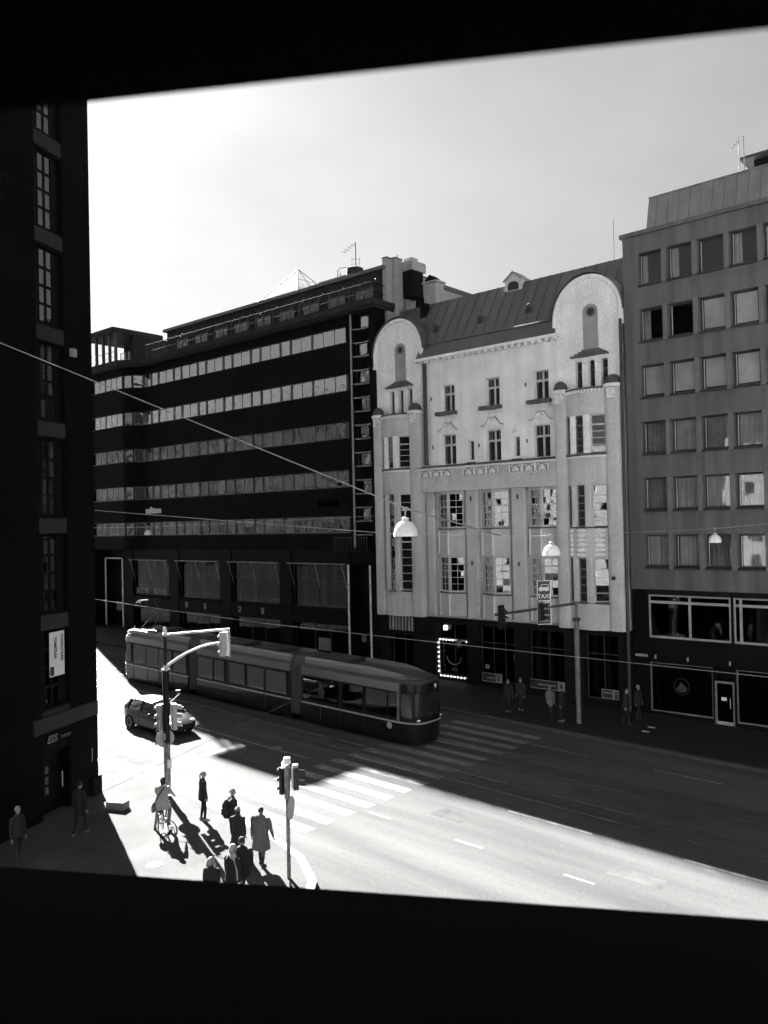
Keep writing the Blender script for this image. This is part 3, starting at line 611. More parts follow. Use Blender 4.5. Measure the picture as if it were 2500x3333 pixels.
for i in range(4):
    a, b = cs[i], cs[(i+1) % 4]; n = 6
    mb = MB(); mb.add([(*a, pz-pk), (*b, pz-pk), (px, py, pz)], [(0, 1, 2)]); mb.build('glass_face', m_milk, sk)
    MB().tube([(*a, pz-pk), (px, py, pz)], 0.06, 6).build('hip_rib', m_greypaint, sk)
    for k in range(1, n) if i in (1, 2) else ():
        t = k/n; u = min(t, 1-t)*2; q0 = Vector((a[0]+(b[0]-a[0])*t, a[1]+(b[1]-a[1])*t, pz-pk)); mid = Vector(((a[0]+b[0])/2, (a[1]+b[1])/2, pz-pk))
        q1 = q0 + (Vector((px, py, pz))-mid)*u; MB().tube([q0, q1], 0.04, 5).build('glazing_bar', m_greypaint, sk)
    for k in range(1, 5) if i in (1, 2) else ():
        t = k/5; MB().tube([Vector((*a, pz-pk)).lerp(Vector((px, py, pz)), t), Vector((*b, pz-pk)).lerp(Vector((px, py, pz)), t)], 0.03, 5).build('glazing_bar', m_greypaint, sk)
# ------------------------------------------------------------------ art nouveau house with two arched gables
b2 = thing('stucco_house', 'pale stucco house with two round-arched gable towers and curved bay windows', 'building', (-28.3, 42, gz(-28.3)), world=True)
CX = (-31.2, -27.87, -24.53)
holes = [(c-0.48, c+0.5, 17.25, 18.9) for c in CX] + [(c-0.55, c+0.52, 13.87, 15.75) for c in CX] + [(-29.68, -29.32, 14.05, 15.2), (-26.4, -26.04, 14.05, 15.2)]
MB().wall(-33.5, -23.3, 13.6, 20.56, holes, 42.0, 42.5).build('wall', m_stucco, b2)
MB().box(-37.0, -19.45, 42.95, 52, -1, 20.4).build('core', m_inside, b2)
for c in CX:
    window(b2, F(42.26), c-0.48, c+0.5, 0, 17.25, 18.9, [-1, 1], [-2, 1], m_framelt, g_old, fw_=0.05, mw=0.055)
    MB().tube([(c-0.22, 42.29, 18.3), (c-0.22, 42.29, 18.85)], 0.015, 4).build('glazing_bar', m_framelt, b2)
    MB().tube([(c+0.25, 42.29, 18.3), (c+0.25, 42.29, 18.85)], 0.015, 4).build('glazing_bar', m_framelt, b2)
    window(b2, F(42.24), c-0.55, c+0.52, 0, 13.87, 15.75, [-1, 1], [-2, 1], m_framelt, g_old, fw_=0.05, mw=0.055)
    for dx in (-0.28, 0.26): MB().tube([(c+dx, 42.27, 15.12), (c+dx, 42.27, 15.7)], 0.015, 4).build('glazing_bar', m_framelt, b2)
    mb = MB(); n = 10                                                # rough stone sill
    for k in range(n):
        a = c-0.82+k*1.5/n; mb.box(a, a+1.5/n-0.004, 41.62+rnd.uniform(-0.03, 0.03), 42.0, 16.98+rnd.uniform(-0.02, 0.02), 17.2+rnd.uniform(-0.02, 0.01))
    mb.build('stone_sill', m_stone, b2)
    pth = [(-0.85, 15.98), (-0.68, 16.0), (-0.5, 16.1), (-0.36, 16.3), (-0.24, 16.44), (-0.12, 16.44), (-0.03, 16.36), (0.06, 16.44), (0.18, 16.44), (0.3, 16.3), (0.44, 16.1), (0.58, 16.0), (0.74, 15.98)]
    MB().tube([(c+u, 41.95, z) for u, z in pth], 0.06, 8).build('pediment_moulding', m_stuccow, b2, smooth=60)
    MB().tube([(c+u, 41.93, z+0.065) for u, z in pth], 0.03, 6).build('pediment_flashing', m_darkmetal, b2, smooth=60)
    for s in (-1, 1): MB().lathe([(0.1, 0), (0.11, 0.05), (0.05, 0.09), (0.01, 0.1)], (c-0.03+s*0.2, 42.0, 16.28), 12, (0, -1, 0)).build('volute', m_stuccow, b2, smooth=60)
    MB().prism([(c-0.7, 15.8), (c+0.62, 15.8), (c+0.3, 16.1), (c-0.03, 16.2), (c-0.36, 16.1)], 41.96, 42.02).build('tympanum', m_stucco, b2)
    MB().box(c-0.12, c+0.06, 41.9, 42.02, 16.5, 16.68).build('keystone', m_stucco, b2)
for a, b in ((-29.68, -29.32), (-26.4, -26.04)):
    window(b2, F(42.24), a, b, 0, 14.05, 15.2, [1], [1, 1], m_frame, g_old, fw_=0.03)
    MB().prism([(41.6, 13.8), (42.2, 13.98), (42.2, 13.8)], a-0.15, b+0.1, 'x').build('sill', m_darkmetal, b2)
for x, z in ((-32.55, 18.15), (-32.5, 15.05), (-25.55, 18.2), (-28.95, 14.9), (-25.55, 14.9)): MB().box(x-0.05, x+0.05, 41.985, 42.02, z-0.12, z+0.1).build('vent_grille', m_ink, b2)
# band with carved friezes
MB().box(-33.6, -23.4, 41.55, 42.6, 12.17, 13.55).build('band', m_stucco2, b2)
MB().box(-33.65, -23.35, 41.44, 42.0, 13.56, 13.68).build('moulding', m_stuccow, b2)
MB().prism([(41.36, 13.69), (42.0, 13.86), (42.0, 13.69)], -33.65, -23.4, 'x').build('flashing', m_darkmetal, b2)
for x0, x1 in ((-33.2, -30.6), (-29.85, -27.25), (-26.5, -23.85)):
    fz = MB().box(x0, x1, 41.5, 41.55, 13.1, 13.54).build('frieze_panel', m_panel, b2)
    w3 = (x1-x0)/3
    for k in range(3):
        c = x0+w3*(k+0.5); mb = MB()
        for s in (-1, 1):
            mb.box(c+s*w3*0.5-0.07*(s > 0)-0.0, c+s*w3*0.5+0.07*(s < 0), 41.45, 41.5, 13.1, 13.52)
            mb.sphere((c+s*0.24, 41.49, 13.45), 0.06, 8, (1, 0.6, 1)); mb.tube([(c+s*0.12, 41.49, 13.12), (c+s*0.2, 41.47, 13.25), (c+s*0.1, 41.47, 13.34)], 0.035, 5)
        mb.sphere((c, 41.49, 13.24), 0.11, 10, (1, 0.6, 1.1)); mb.tube([(c-0.1, 41.48, 13.42), (c, 41.46, 13.38), (c+0.1, 41.48, 13.42)], 0.03, 5)
        mb.box(c-0.2, c-0.08, 41.46, 41.5, 13.12, 13.2); mb.box(c+0.08, c+0.2, 41.46, 41.5, 13.12, 13.2)
        mb.build('mask_relief', m_stuccow, fz, smooth=50)
# eaves: cornice with dentils, gutter
MB().box(-33.5, -23.2, 41.5, 42.2, 20.6, 20.76).build('cornice', m_stuccow, b2)
for k in range(22): MB().box(-33.2+k*0.46, -32.98+k*0.46, 41.62, 42.0, 20.44, 20.598).build('dentil', m_stuccow, b2)
# roof with standing seams
MB().prism([(41.6, 20.77), (42.15, 21.7), (44.1, 24.93), (52, 20.5)], -33.45, -23.42, 'x').build('roof', m_roof, b2)
for a, b in ((-37.15, -33.46), (-23.41, -19.45)): MB().prism([(43.22, 20.8), (43.22, 23.47), (44.1, 24.93), (52, 20.5)], a, b, 'x').build('roof', m_roof, b2)
MB().prism([(42.1, 21.65), (42.2, 21.78), (42.14, 21.8), (42.05, 21.7)], -33.3, -23.4, 'x').build('roof_lap', m_roof, b2)
for k in range(24):
    x = -36.9+k*0.75; y0 = 42.2 if -33.45 < x < -23.45 else 43.24; z0 = 21.7+(y0-42.15)*1.6564; MB().prism([(y0, z0), (y0-0.04, z0+0.025), (44.06, 24.96), (44.1, 24.93)], x, x+0.03, 'x').build('roof_seam', m_roof, b2)
for x in (-32.55, -29.1, -25.6):
    y, z = 43.0, 22.45
    mb = MB(); mb.tube([(x+0.26*math.cos(a), y-0.35, z+0.25+0.36*math.sin(a)) for a in np.linspace(0, 2*math.pi, 16, endpoint=False)], 0.05, 6, close=True); mb.build('dormer_rim', m_roof, b2, smooth=60)
    MB().lathe([(0.24, 0), (0.24, 0.05), (0.02, 0.06)], (x, y-0.3, z+0.25), 14, (0, -1, 0)).build('dormer_glass', m_ink, b2)
    mb = MB(); loops = [[(x+r*math.cos(a), yy, z+0.25+r*1.35*math.sin(a)) for a in np.linspace(0, math.pi, 9)] + [(x-r, yy, z-0.4), (x+r, yy, z-0.4)] for r, yy in ((0.27, y-0.33), (0.27, y+0.4), (0.12, y+1.0))]
    mb.ring(loops); mb.build('dormer_hood', m_roof, b2, smooth=50)
mb = MB(); mb.prism([(-27.95, 24.3), (-26.75, 24.3), (-26.75, 25.05), (-27.35, 25.53), (-27.95, 25.05)], 43.8, 44.8); mb.build('roof_vent', m_stucco2, b2)
MB().prism([(-28.05, 25.03), (-27.35, 25.58), (-26.65, 25.03), (-26.65, 25.12), (-27.35, 25.66), (-28.05, 25.12)], 43.7, 44.9).build('roof_vent_cap', m_panel, b2)
MB().prism([(-27.72, 24.5), (-26.98, 24.5)] + [(-27.35+0.37*math.cos(a), 24.75+0.26*math.sin(a)) for a in np.linspace(0, math.pi, 9)], 43.74, 43.81).build('roof_vent_louvre', m_ink, b2)
MB().box(-34.75, -33.75, 44.3, 45.2, 23.5, 26.45).build('chimney', m_panel, b2)
MB().box(-34.85, -33.62, 44.2, 45.3, 26.46, 26.58).build('chimney_cap', m_panel, b2)
MB().prism([(-34.7, 26.6), (-33.95, 26.6), (-33.95, 26.75), (-34.3, 27.05), (-34.7, 26.75)], 44.35, 45.15).build('chimney_hood', m_granite, b2)
MB().box(-34.5, -34.0, 43.5, 43.9, 23.4, 24.9).build('roof_hatch', m_granite, b2)
MB().box(-35.75, -34.9, 44.6, 45.3, 23.8, 25.7).build('chimney', m_granite, b2)
MB().tube([(-22.0, 46.6, 25.4), (-22.0, 46.6, 28.2)], 0.014, 5).build('aerial', m_rope, b2)
# lower middle: piers, recessed wall, angular bays
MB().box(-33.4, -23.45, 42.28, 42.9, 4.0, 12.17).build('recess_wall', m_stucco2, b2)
for x0, x1 in ((-33.15, -32.5), (-30.05, -29.15), (-26.75, -25.75)):
    MB().prism([(x0, 42.28), (x0, 42.0), (x0+0.1, 41.92), (x1-0.1, 41.92), (x1, 42.0), (x1, 42.28)], 4.3, 12.165, 'z').build('pier', m_stucco2, b2)
    MB().box((x0+x1)/2-0.06, (x0+x1)/2+0.06, 41.9, 41.95, 11.5, 11.8).build('vent_grille', m_ink, b2) if x0 > -33 else None
    if x0 > -33: MB().box((x0+x1)/2-0.06, (x0+x1)/2+0.06, 41.9, 41.95, 7.55, 7.8).build('vent_grille', m_ink, b2)
for c in CX:
    A, Mi, B = (c-1.03, 42.1), (c-0.03, 41.7), (c+0.98, 42.1)
    for z0, z1 in ((4.35, 5.76), (8.2, 9.76)):
        MB().prism([A, Mi, B, (B[0], 42.3), (A[0], 42.3)], z0, z1, 'z').build('bay_spandrel', m_stucco2, b2)
        MB().box(Mi[0]-0.05, Mi[0]+0.05, Mi[1]-0.03, Mi[1]+0.05, z0+0.002, z1-0.002).build('bay_rib', m_stuccow, b2)
        MB().box(A[0]-0.02, A[0]+0.06, A[1]-0.06, A[1]+0.1, z0+0.002, z1-0.002).build('bay_rib', m_stuccow, b2)
    for z in (5.762, 9.762): MB().prism([(A[0]-0.06, A[1]-0.06), (Mi[0], Mi[1]-0.1), (B[0]+0.06, B[1]-0.06), (B[0], 42.2), (A[0], 42.2)], z, z+0.07, 'z').build('bay_sill', m_stone, b2)
    MB().prism([A, Mi, B, (B[0], 42.3), (A[0], 42.3)], 12.1, 12.165, 'z').build('bay_head', m_stucco2, b2)
    MB().prism([A, Mi, B, (B[0], 42.3), (A[0], 42.3)], 8.12, 8.198, 'z').build('bay_head', m_stucco2, b2)
    for P, Q in ((A, Mi), (Mi, B)):
        Mf, l = face(P, Q)
        window(b2, Mf, 0.03, l-0.03, 0.04, 9.84, 12.095, [1, 1], [1, 1, -1, 1, 1], m_framelt, g_old, fw_=0.11, mw=0.03, tilt=1.2)
        window(b2, Mf, 0.03, l-0.03, 0.04, 5.84, 8.115, [1, 1], [1, 1, 1, -1, 1], m_framelt, g_old, fw_=0.11, mw=0.03, tilt=1.2)
    MB().prism([(A[0]+0.14, 42.24), (c-0.03, 41.98), (B[0]-0.14, 42.24), (B[0]-0.14, 42.275), (A[0]+0.14, 42.275)], 5.9, 8.1, 'z').build('bay_interior', m_inside, b2)
    MB().prism([(A[0]+0.14, 42.24), (c-0.03, 41.98), (B[0]-0.14, 42.24), (B[0]-0.14, 42.275), (A[0]+0.14, 42.275)], 9.9, 12.05, 'z').build('bay_interior', m_inside, b2)
MB().tube([(-32.86, 41.75, 20.4), (-32.86, 41.75, 13.9)], 0.13, 10).build('drain_pipe', m_darkmetal, b2, smooth=60)
MB().tube([(-32.9, 42.1, 12.1), (-32.9, 42.1, 5.9)], 0.12, 10).build('drain_pipe', m_darkmetal, b2, smooth=60)
MB().tube([(-19.4, 41.6, 20.9), (-19.4, 41.6, 0.0)], 0.09, 8).build('drain_pipe', m_darkmetal, b2, smooth=60)
# towers
m_dome = mat('dome_copper', 0.06, rough=0.7, var=0.2, scale=4)
def tower(dx, left):
    X = lambda v: v+dx
    xl, xr = X(-23.45), X(-19.55)
    h3 = [(X(a), X(b), 17.5, 19.02) for a, b in ((-22.28, -21.88), (-21.5, -21.11), (-20.74, -20.34))]
    MB().wall(xl, xr, 17.3, 19.25, h3, 41.95, 42.6).build('gable_wall', m_stucco, b2)
    for a, b, c, d in h3: window(b2, F(42.2), a, b, 0, c, d, [1], [2, 1], m_frame, g_old, fw_=0.035, mw=0.035)
    n = 24; cx = (xl+xr)/2; rx = (xr-xl)/2
    arc = [(cx+rx*math.cos(a), 21.5+2.1*math.sin(a)) for a in np.linspace(0, math.pi, n)]
    MB().prism([(xl, 19.251), (xr, 19.251)] + arc, 41.95, 43.2).build('gable_wall', m_stucco, b2)
    rim = [(xr+0.06, 20.8)] + [(cx+(rx+0.05)*math.cos(a), 21.5+2.16*math.sin(a)) for a in np.linspace(0, math.pi, n)] + [(xl-0.06, 20.8)]
    MB().tube([(x, 41.93, z) for x, z in rim], 0.14, 8).build('gable_rim', m_stucco, b2, smooth=60)
    fl = MB(); lo = [[(cx+(rx+o_)*math.cos(a), y_, 21.5+(2.16+o_)*math.sin(a)) for o_, y_ in ((0.2, 41.78), (0.24, 41.78), (0.2, 43.25), (0.16, 43.25))] for a in np.linspace(0, math.pi, n)]
    fl.ring([[tuple(map(float, v)) for v in l] for l in lo]); fl.build('gable_flashing', m_roof, b2, smooth=40)
    for x in (xl-0.06, xr+0.06): MB().sphere((x, 41.9, 20.75), 0.17, 10, (1, 1, 0.8)).build('corbel', m_stucco, b2, smooth=60)
    px0, px1 = X(-21.75), X(-20.86); pc = (px0+px1)/2; pr = (px1-px0)/2
    MB().prism([(px0, 19.62), (px1, 19.62)] + [(pc+pr*math.cos(a), 21.7+pr*0.95*math.sin(a)) for a in np.linspace(0, math.pi, 14)], 41.915, 41.97).build('niche_panel', m_panel, b2)
    for q_ in (0.16, 0.34, 0.52):
        MB().tube([(px1+q_, 41.95, 20.1)] + [(pc+(pr+q_)*math.cos(a), 41.95, 21.7+(pr*0.95+q_*0.95)*math.sin(a)) for a in np.linspace(0, math.pi*0.75, 14)], 0.028, 6).build('arch_moulding', m_stucco, b2, smooth=60)
    MB().lathe([(0.27, 0), (0.27, 0.06), (0.2, 0.08), (0.2, 0.03), (0.17, 0.02)], (X(-21.25), 41.92, 21.66), 18, (0, -1, 0)).build('round_window_rim', m_frame, b2, smooth=40)
    MB().lathe([(0.2, 0), (0.2, 0.035), (0.01, 0.035)], (X(-21.25), 41.92, 21.66), 18, (0, -1, 0)).build('round_window', m_ink, b2)
    for k, (a, b) in enumerate(((-22.45, -20.25), (-22.22, -20.42), (-22.0, -20.6), (-21.82, -20.78))):
        MB().box(X(a), X(b), 41.62+k*0.06, 41.96, 19.22+k*0.1, 19.30+k*0.1).build('stepped_ledge', m_stone, b2)
    # curved lower front
    bx0, bx1 = X(-22.72), X(-20.4); bc, bh = (bx0+bx1)/2, (bx1-bx0)/2
    by = lambda x: 41.62-0.36*(1-((x-bc)/bh)**2)
    def bow(z0, z1, off, m, name, back=42.4):
        pts = [(bx0-(0.06 if off else 0)+(bx1-bx0+(0.12 if off else 0))*t, 0) for t in np.linspace(0, 1, 13)]
        pts = [(float(x), float(41.62-off-0.36*max(0, 1-((x-bc)/bh)**2))) for x, _ in pts]
        return MB().prism(pts + [(bx1, back), (bx0, back)], z0, z1, 'z').build(name, m, b2, smooth=40)
    spans = [(4.18, 5.62), (8.1, 9.74), (12.12, 13.82), (15.93, 17.32)] if not left else [(4.18, 5.8), (12.16, 13.82), (15.93, 17.32)]
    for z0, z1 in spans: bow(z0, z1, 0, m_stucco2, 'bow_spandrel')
    bow(13.70, 13.83, 0.1, m_stone, 'bow_sill'); bow(13.6, 13.698, 0.06, m_stuccow, 'sill_moulding')
    def shaft(x0, x1, rr):
        c = (x0+x1)/2; h = (x1-x0)/2
        pts = [(x0, 42.6)] + [(c-h*math.cos(a), 41.62-rr*math.sin(a)) for a in np.linspace(0, math.pi, 11)] + [(x1, 42.6)]
        MB().prism([(float(a), float(b)) for a, b in pts], 4.18, 17.3, 'z').build('shaft', m_stucco2, b2, smooth=40)
    shaft(X(-23.5), bx0, 0.2); shaft(bx1, X(-19.5), 0.16)
    ranges = [(5.68, 8.1), (9.8, 12.12), (13.83, 15.93)] if not left else [(5.85, 12.16), (13.83, 15.93)]
    cols = [(-22.43, -22.08), (-21.57, -21.17)]
    for z0, z1 in ranges:
        for a, b in cols:
            y = by(X((a+b)/2)); mb = MB()
            mb.prism([(X(a), y+0.35), (X(a), y+0.02), (X(a)+0.08, y-0.05), (X(b)-0.08, y-0.05), (X(b), y+0.02), (X(b), y+0.35)], z0+0.002, z1-0.002, 'z').build('bow_column', m_stuccow if z0 > 13 else m_stucco2, b2)
        for a, b in ((-22.72, -22.43), (-22.08, -21.57), (-21.17, -20.42)):
            Mf, l = face((X(a), by(X(a))+0.12), (X(b), by(X(b))+0.12))
            rows = [1, 1, 1, -1, 1.3] if z1-z0 < 4 else [1]*6+[-1]+[1]*5
            if left and z1-z0 > 4:
                rows = [1, 1, 1, 1, 1, -1, 1, 1, 1, 1, 1, 1]
            window(b2, Mf, 0.01, l-0.01, 0, z0+0.03, z1-0.01, [1], rows, m_framelt if b > -21 else m_frame, g_old, fw_=0.06, mw=0.035, tilt=1.0)
        MB().box(bx0+0.05, bx1-0.05, 41.95, 42.4, z0, z1).build('bow_interior', m_inside, b2)
        for a, b in ((-22.12, -21.53), (-21.22, -20.4)):
            if z0 < 13: MB().box(X(a), X(b), by(X((a+b)/2))-0.08, by(X((a+b)/2))+0.25, z0-0.08, z0+0.005).build('window_sill', m_stone, b2)
    if not left:                                                      # cushion-shaped reliefs between the storeys
        for a, b in ((-22.66, -22.36), (-22.12, -21.53), (-21.22, -20.44)):
            c = X((a+b)/2)
            for k in range(6):
                hh = 0.27 if k else 0.2
                MB().sphere((c, by(c)-0.01, 8.28+k*0.265), 1.0, 12, ((b-a)/2, 0.09, 0.125)).build('cushion_relief', m_stuccow, b2, smooth=60)
    else:                                                             # fluted panel below the left tower
        MB().box(X(-23.5)+0.15, X(-19.6), 41.75, 42.9, 3.05, 4.16).build('fluted_base', m_granite, b2)
        for k in range(8): MB().box(X(-22.55)+k*0.27, X(-22.55)+k*0.27+0.13, 41.68, 41.76, 3.2, 4.1).build('flute', m_panel, b2)
    # ledge with teeth and two little domes
    bow(17.32, 17.42, 0.12, m_stone, 'bow_cornice')
    for k in range(13):
        x = bx0+0.05+k*(bx1-bx0-0.1)/12; MB().box(x-0.05, x+0.05, by(x)-0.1, by(x)+0.05, 17.14, 17.318).build('tooth', m_stuccow, b2)
    for a, b in ((X(-23.5), bx0), (bx1, X(-19.5))):
        c = (a+b)/2; h = (b-a)/2
        MB().lathe([(h+0.06, 0), (h+0.08, 0.06), (h+0.08, 0.16), (h-0.02, 0.2)], (c, 41.7, 17.3), 18).build('dome_ring', m_stuccow, b2, smooth=40)
        MB().lathe([(h*0.98, 0), (h*0.95, 0.16), (h*0.75, 0.36), (h*0.4, 0.48), (0.02, 0.52)], (c, 41.7, 17.5), 18).build('dome', m_dome, b2, smooth=60)
        for k in range(3):
            mb = MB()
            for j in range(3-(k == 2)):
                mb.box(c-0.22+j*0.16+0.04*(k == 1), c-0.1+j*0.16+0.04*(k == 1), 41.36, 41.5, 17.12-k*0.17, 17.27-k*0.17)
            mb.box(c-0.26, c+0.26, 41.4, 41.5, 17.08-k*0.17, 17.12-k*0.17); mb.build('capital_relief', m_stuccow, b2)
    MB().box(X(-23.45), X(-19.55), 42.41, 42.9, 4.18, 17.3).build('tower_core', m_inside, b2)
tower(0, False); tower(-13.72, True)
MB().lathe([(0.05, 0), (0.06, 0.2), (0.12, 0.3), (0.03, 0.5)], (-20.1, 41.5, 7.0), 8, (0.5, -1, 0.2)).build('wall_bracket', m_ink, b2)
for x, z in ((-21.9, 16.6), (-35.7, 16.5), (-25.0, 12.9), (-31.9, 12.9)): MB().lathe([(0.04, 0), (0.04, 0.03), (0.01, 0.04)], (x, 41.5 if z < 13 else 41.33, z), 8, (0, -1, 0)).build('anchor_plate', m_ink, b2)
# ground floor: granite piers, shop windows, signs
for x0, x1 in ((-37.1, -36.4), (-34.3, -32.5), (-30.05, -29.25), (-26.65, -25.75), (-23.35, -22.15), (-20.1, -19.35)):
    MB().box(x0, x1, 41.8, 42.9, -1, 4.0).build('granite_pier', m_granite, b2)
MB().box(-37.1, -19.36, 41.85, 42.9, 3.86, 4.17).build('granite_beam', m_granite, b2)
MB().box(-37.0, -19.4, 42.85, 42.94, -1, 4).build('shop_interior', m_inside, b2)
for i, (x0, x1) in enumerate(((-36.4, -34.3), (-32.5, -30.05), (-29.25, -26.65), (-25.75, -23.35), (-22.15, -20.1))):
    window(b2, F(42.25), x0, x1, 0, gz(x0)+0.35, 3.85, [1, 1] if i != 2 else [1, 1, 1], [2.4, 1], m_darkmetal, g_shop, fw_=0.06, mw=0.05)
    MB().box(x0+0.01, x1-0.01, 42.1, 42.8, -1, gz(x0)+0.35).build('stall_riser', m_granite, b2)
    if i in (3, 4):
        for k in range(2): curtain(b2, F(42.6), x0+0.1+k*0.75, x0+0.5+k*0.75, 0, 0.6, 3.7, m_curtain2, 3, 0.03, 'drape')
def shopsign(x0, x1, z0, z1, txt, logo=0.45):
    s = MB().box(x0, x1, 42.0, 42.06, z0, z1).build('shop_sign', m_sign, b2)
    mb = MB(); t = 0.035
    mb.box(x0, x1, 41.985, 41.999, z1-t, z1); mb.box(x0, x1, 41.985, 41.999, z0, z0+t); mb.box(x0, x0+t, 41.985, 41.999, z0+t, z1-t); mb.box(x1-t, x1, 41.985, 41.999, z0+t, z1-t); mb.build('sign_border', m_greypaint, s)
    MB().box(x1-logo, x1-t, 41.984, 41.998, z0+t, z1-t).build('logo_field', m_greypaint, s)
    c = x1-logo/2-0.02; zt = z1-0.06
    for k, (wd) in enumerate((0.3, 0.25, 0.2)): MB().box(c-wd/2, c+wd/2, 41.975, 41.983, zt-0.07-k*0.09, zt-0.02-k*0.09).build('logo_bar', m_ink, s)
    MB().prism([(c-0.14, zt-0.28), (c+0.14, zt-0.28), (c, zt-0.4)], 41.975, 41.983).build('logo_triangle', m_ink, s)
    if txt: text(s, txt, F(41.98) @ TR((x0+0.12, 0, (z0+z1)/2-0.05)), 0.17, m_letter2, 0.003)
shopsign(-29.1, -27.67, 0.5, 1.03, 'tammisto.fi'[:0]); shopsign(-25.8, -23.45, 0.48, 1.0, ''); shopsign(-21.2, -20.12, 0.42, 0.92, '')
for x0, x1, n in ((-28.75, -28.25, 0), (-25.2, -24.1, 0), (-21.08, -20.68, 0)):
    mb = MB(); k = x0
    while k < x1: wdt = rnd.uniform(0.03, 0.07); mb.box(k, k+wdt, 41.985, 41.998, 0.7, 0.7+rnd.uniform(0.05, 0.09)); k += wdt+0.015
    mb.build('sign_print', m_letter2, b2)
# window framed with light bulbs
fr = MB(); x0, x1, z0, z1 = -32.4, -30.12, 0.52, 2.8
for a in ((x0-0.04, x0+0.02, z0, z1), (x1-0.02, x1+0.04, z0, z1), (x0, x1, z0-0.04, z0+0.02), (x0, x1, z1-0.02, z1+0.04)): fr.box(a[0], a[1], 42.05, 42.12, a[2], a[3])
bf = fr.build('bulb_frame', m_greypaint, b2)
def bulb(x, z, on=True): MB().sphere((x, 42.0, z), 0.052 if on else 0.03, 8).build('bulb', m_bulb if on else m_lampshade, bf)
for k in range(6): bulb(x0+0.1+k*0.255, z1)
bulb(x1-0.08, z1-0.02)
for k in range(7): bulb(x0-0.02, z1-0.22-k*0.3)
for k in range(8): bulb(x0+0.14+k*0.262, z0-0.01)
for k in range(4): bulb(x1, z1-0.25-k*0.32, False)
MB().tube([(-31.35+0.55*math.cos(a), 42.2, 1.75+0.5*math.sin(a)) for a in np.linspace(math.pi, 2*math.pi, 14)], 0.022, 5).build('neon_arc', m_letter2, b2)
MB().box(-31.55, -31.1, 42.18, 42.2, 0.85, 1.05).build('notice', m_sign, b2)
MB().box(-28.95, -28.7, 42.15, 42.2, 1.25, 1.5).build('notice', m_greypaint, b2); MB().box(-26.9, -26.68, 42.15, 42.2, 1.9, 2.3).build('notice', m_greypaint, b2)
MB().lathe([(0.13, 0), (0.15, 0.1), (0.15, 0.25), (0.1, 0.3), (0.01, 0.32)], (-31.9, 42.1, 3.4), 12).build('lantern', m_lamp, b2, smooth=50)
sg = MB(); sg.box(-30.5, -30.44, 41.2, 41.8, 2.45, 2.95); s_ = sg.build('hanging_sign', m_sign, b2)
for k in range(3): MB().box(-30.43, -30.42, 41.25+k*0.08, 41.75-k*0.08, 2.82-k*0.13, 2.9-k*0.13).build('sign_bar', m_greypaint, s_)
# ------------------------------------------------------------------ grey rendered office building on the right
b3 = thing('rendered_office', 'grey rendered office block with rows of square windows above a black shopfront', 'building', (-11, 42, gz(-11)), world=True)
X0, XE = -19.35, -4.0
zr = [(22.55, 24.26), (19.55, 21.28), (16.57, 18.29), (13.58, 15.3), (10.61, 12.33), (7.62, 9.34)]
NW = 9; PX = 1.585
hl = [(-18.5, -18.5+NW*PX-0.38, a, b) for a, b in zr]
MB().wall(X0, XE, 6.47, 25.2, hl, 42.0, 42.6).build('wall', m_render3, b3)
MB().box(X0-0.12, XE, 41.85, 43.2, 25.21, 25.42).build('parapet', m_render3, b3)
MB().box(X0, XE, 43.0, 56, -1, 25.2).build('core', m_inside, b3)
kinds = {0: 'gpdp', 1: 'pdbb', 2: 'bbbb', 3: 'cccc', 4: 'cccc', 5: 'cccc'}
for r, (z0, z1) in enumerate(zr):
    for k in range(NW):
        u0 = -18.5+k*PX; u1 = u0+PX-0.4
        window(b3, F(42.3), u0-0.04, u1+0.09, 0, z0+0.08, z1-0.04, [1], [1], m_darkmetal, g_plain, fw_=0.055, tilt=0.25)
        MB().box(u0+0.06, u0+0.085, 42.27, 42.3, z0+0.12, z1-0.1).build('frame_edge', m_alu, b3)
        kd = kinds[r][k % 4]
        if kd == 'b': MB().box(u0+0.1, u1-0.08, 42.42, 42.44, z0+0.2, z1-0.08).build('blind', m_blind, b3)
        elif kd == 'c': curtain(b3, F(42.44), u0+0.08, u1-0.05, 0, z0+0.1, z1-0.06, m_curtain if rnd.random() < 0.5 else m_curtain2, 9, 0.025)
        elif kd == 'p': curtain(b3, F(42.44), u0+0.08, u0+0.45, 0, z0+0.1, z1-0.06, m_curtain, 4, 0.025)
        elif kd == 'g': curtain(b3, F(42.44), u0+0.08, u0+0.35, 0, z0+0.1, z1-0.06, m_curtain, 3, 0.025)
        MB().prism([(41.88, z0-0.09), (41.88, z0-0.01), (42.3, z0+0.08), (42.3, z0-0.09)], u0-0.03, u1+0.035, 'x').build('sill', m_ink, b3)
        mb = MB(); mb.prism([(u1+0.08, 42.5), (u1+0.08, 41.96), (u1+0.12, 41.9), (u1+0.31, 41.9), (u1+0.35, 41.96), (u1+0.35, 42.5)], z0-0.07, z1-0.002, 'z').build('pilaster', m_pil3, b3)
for z in (22.2, 19.2, 16.2, 13.2, 10.2, 7.2):
    for x in (-18.9, -15.6, -12.3): MB().lathe([(0.03, 0), (0.03, 0.02), (0.005, 0.03)], (x+rnd.uniform(-0.1, 0.1), 42.0, z), 8, (0, -1, 0)).build('anchor_plate', m_ink, b3)
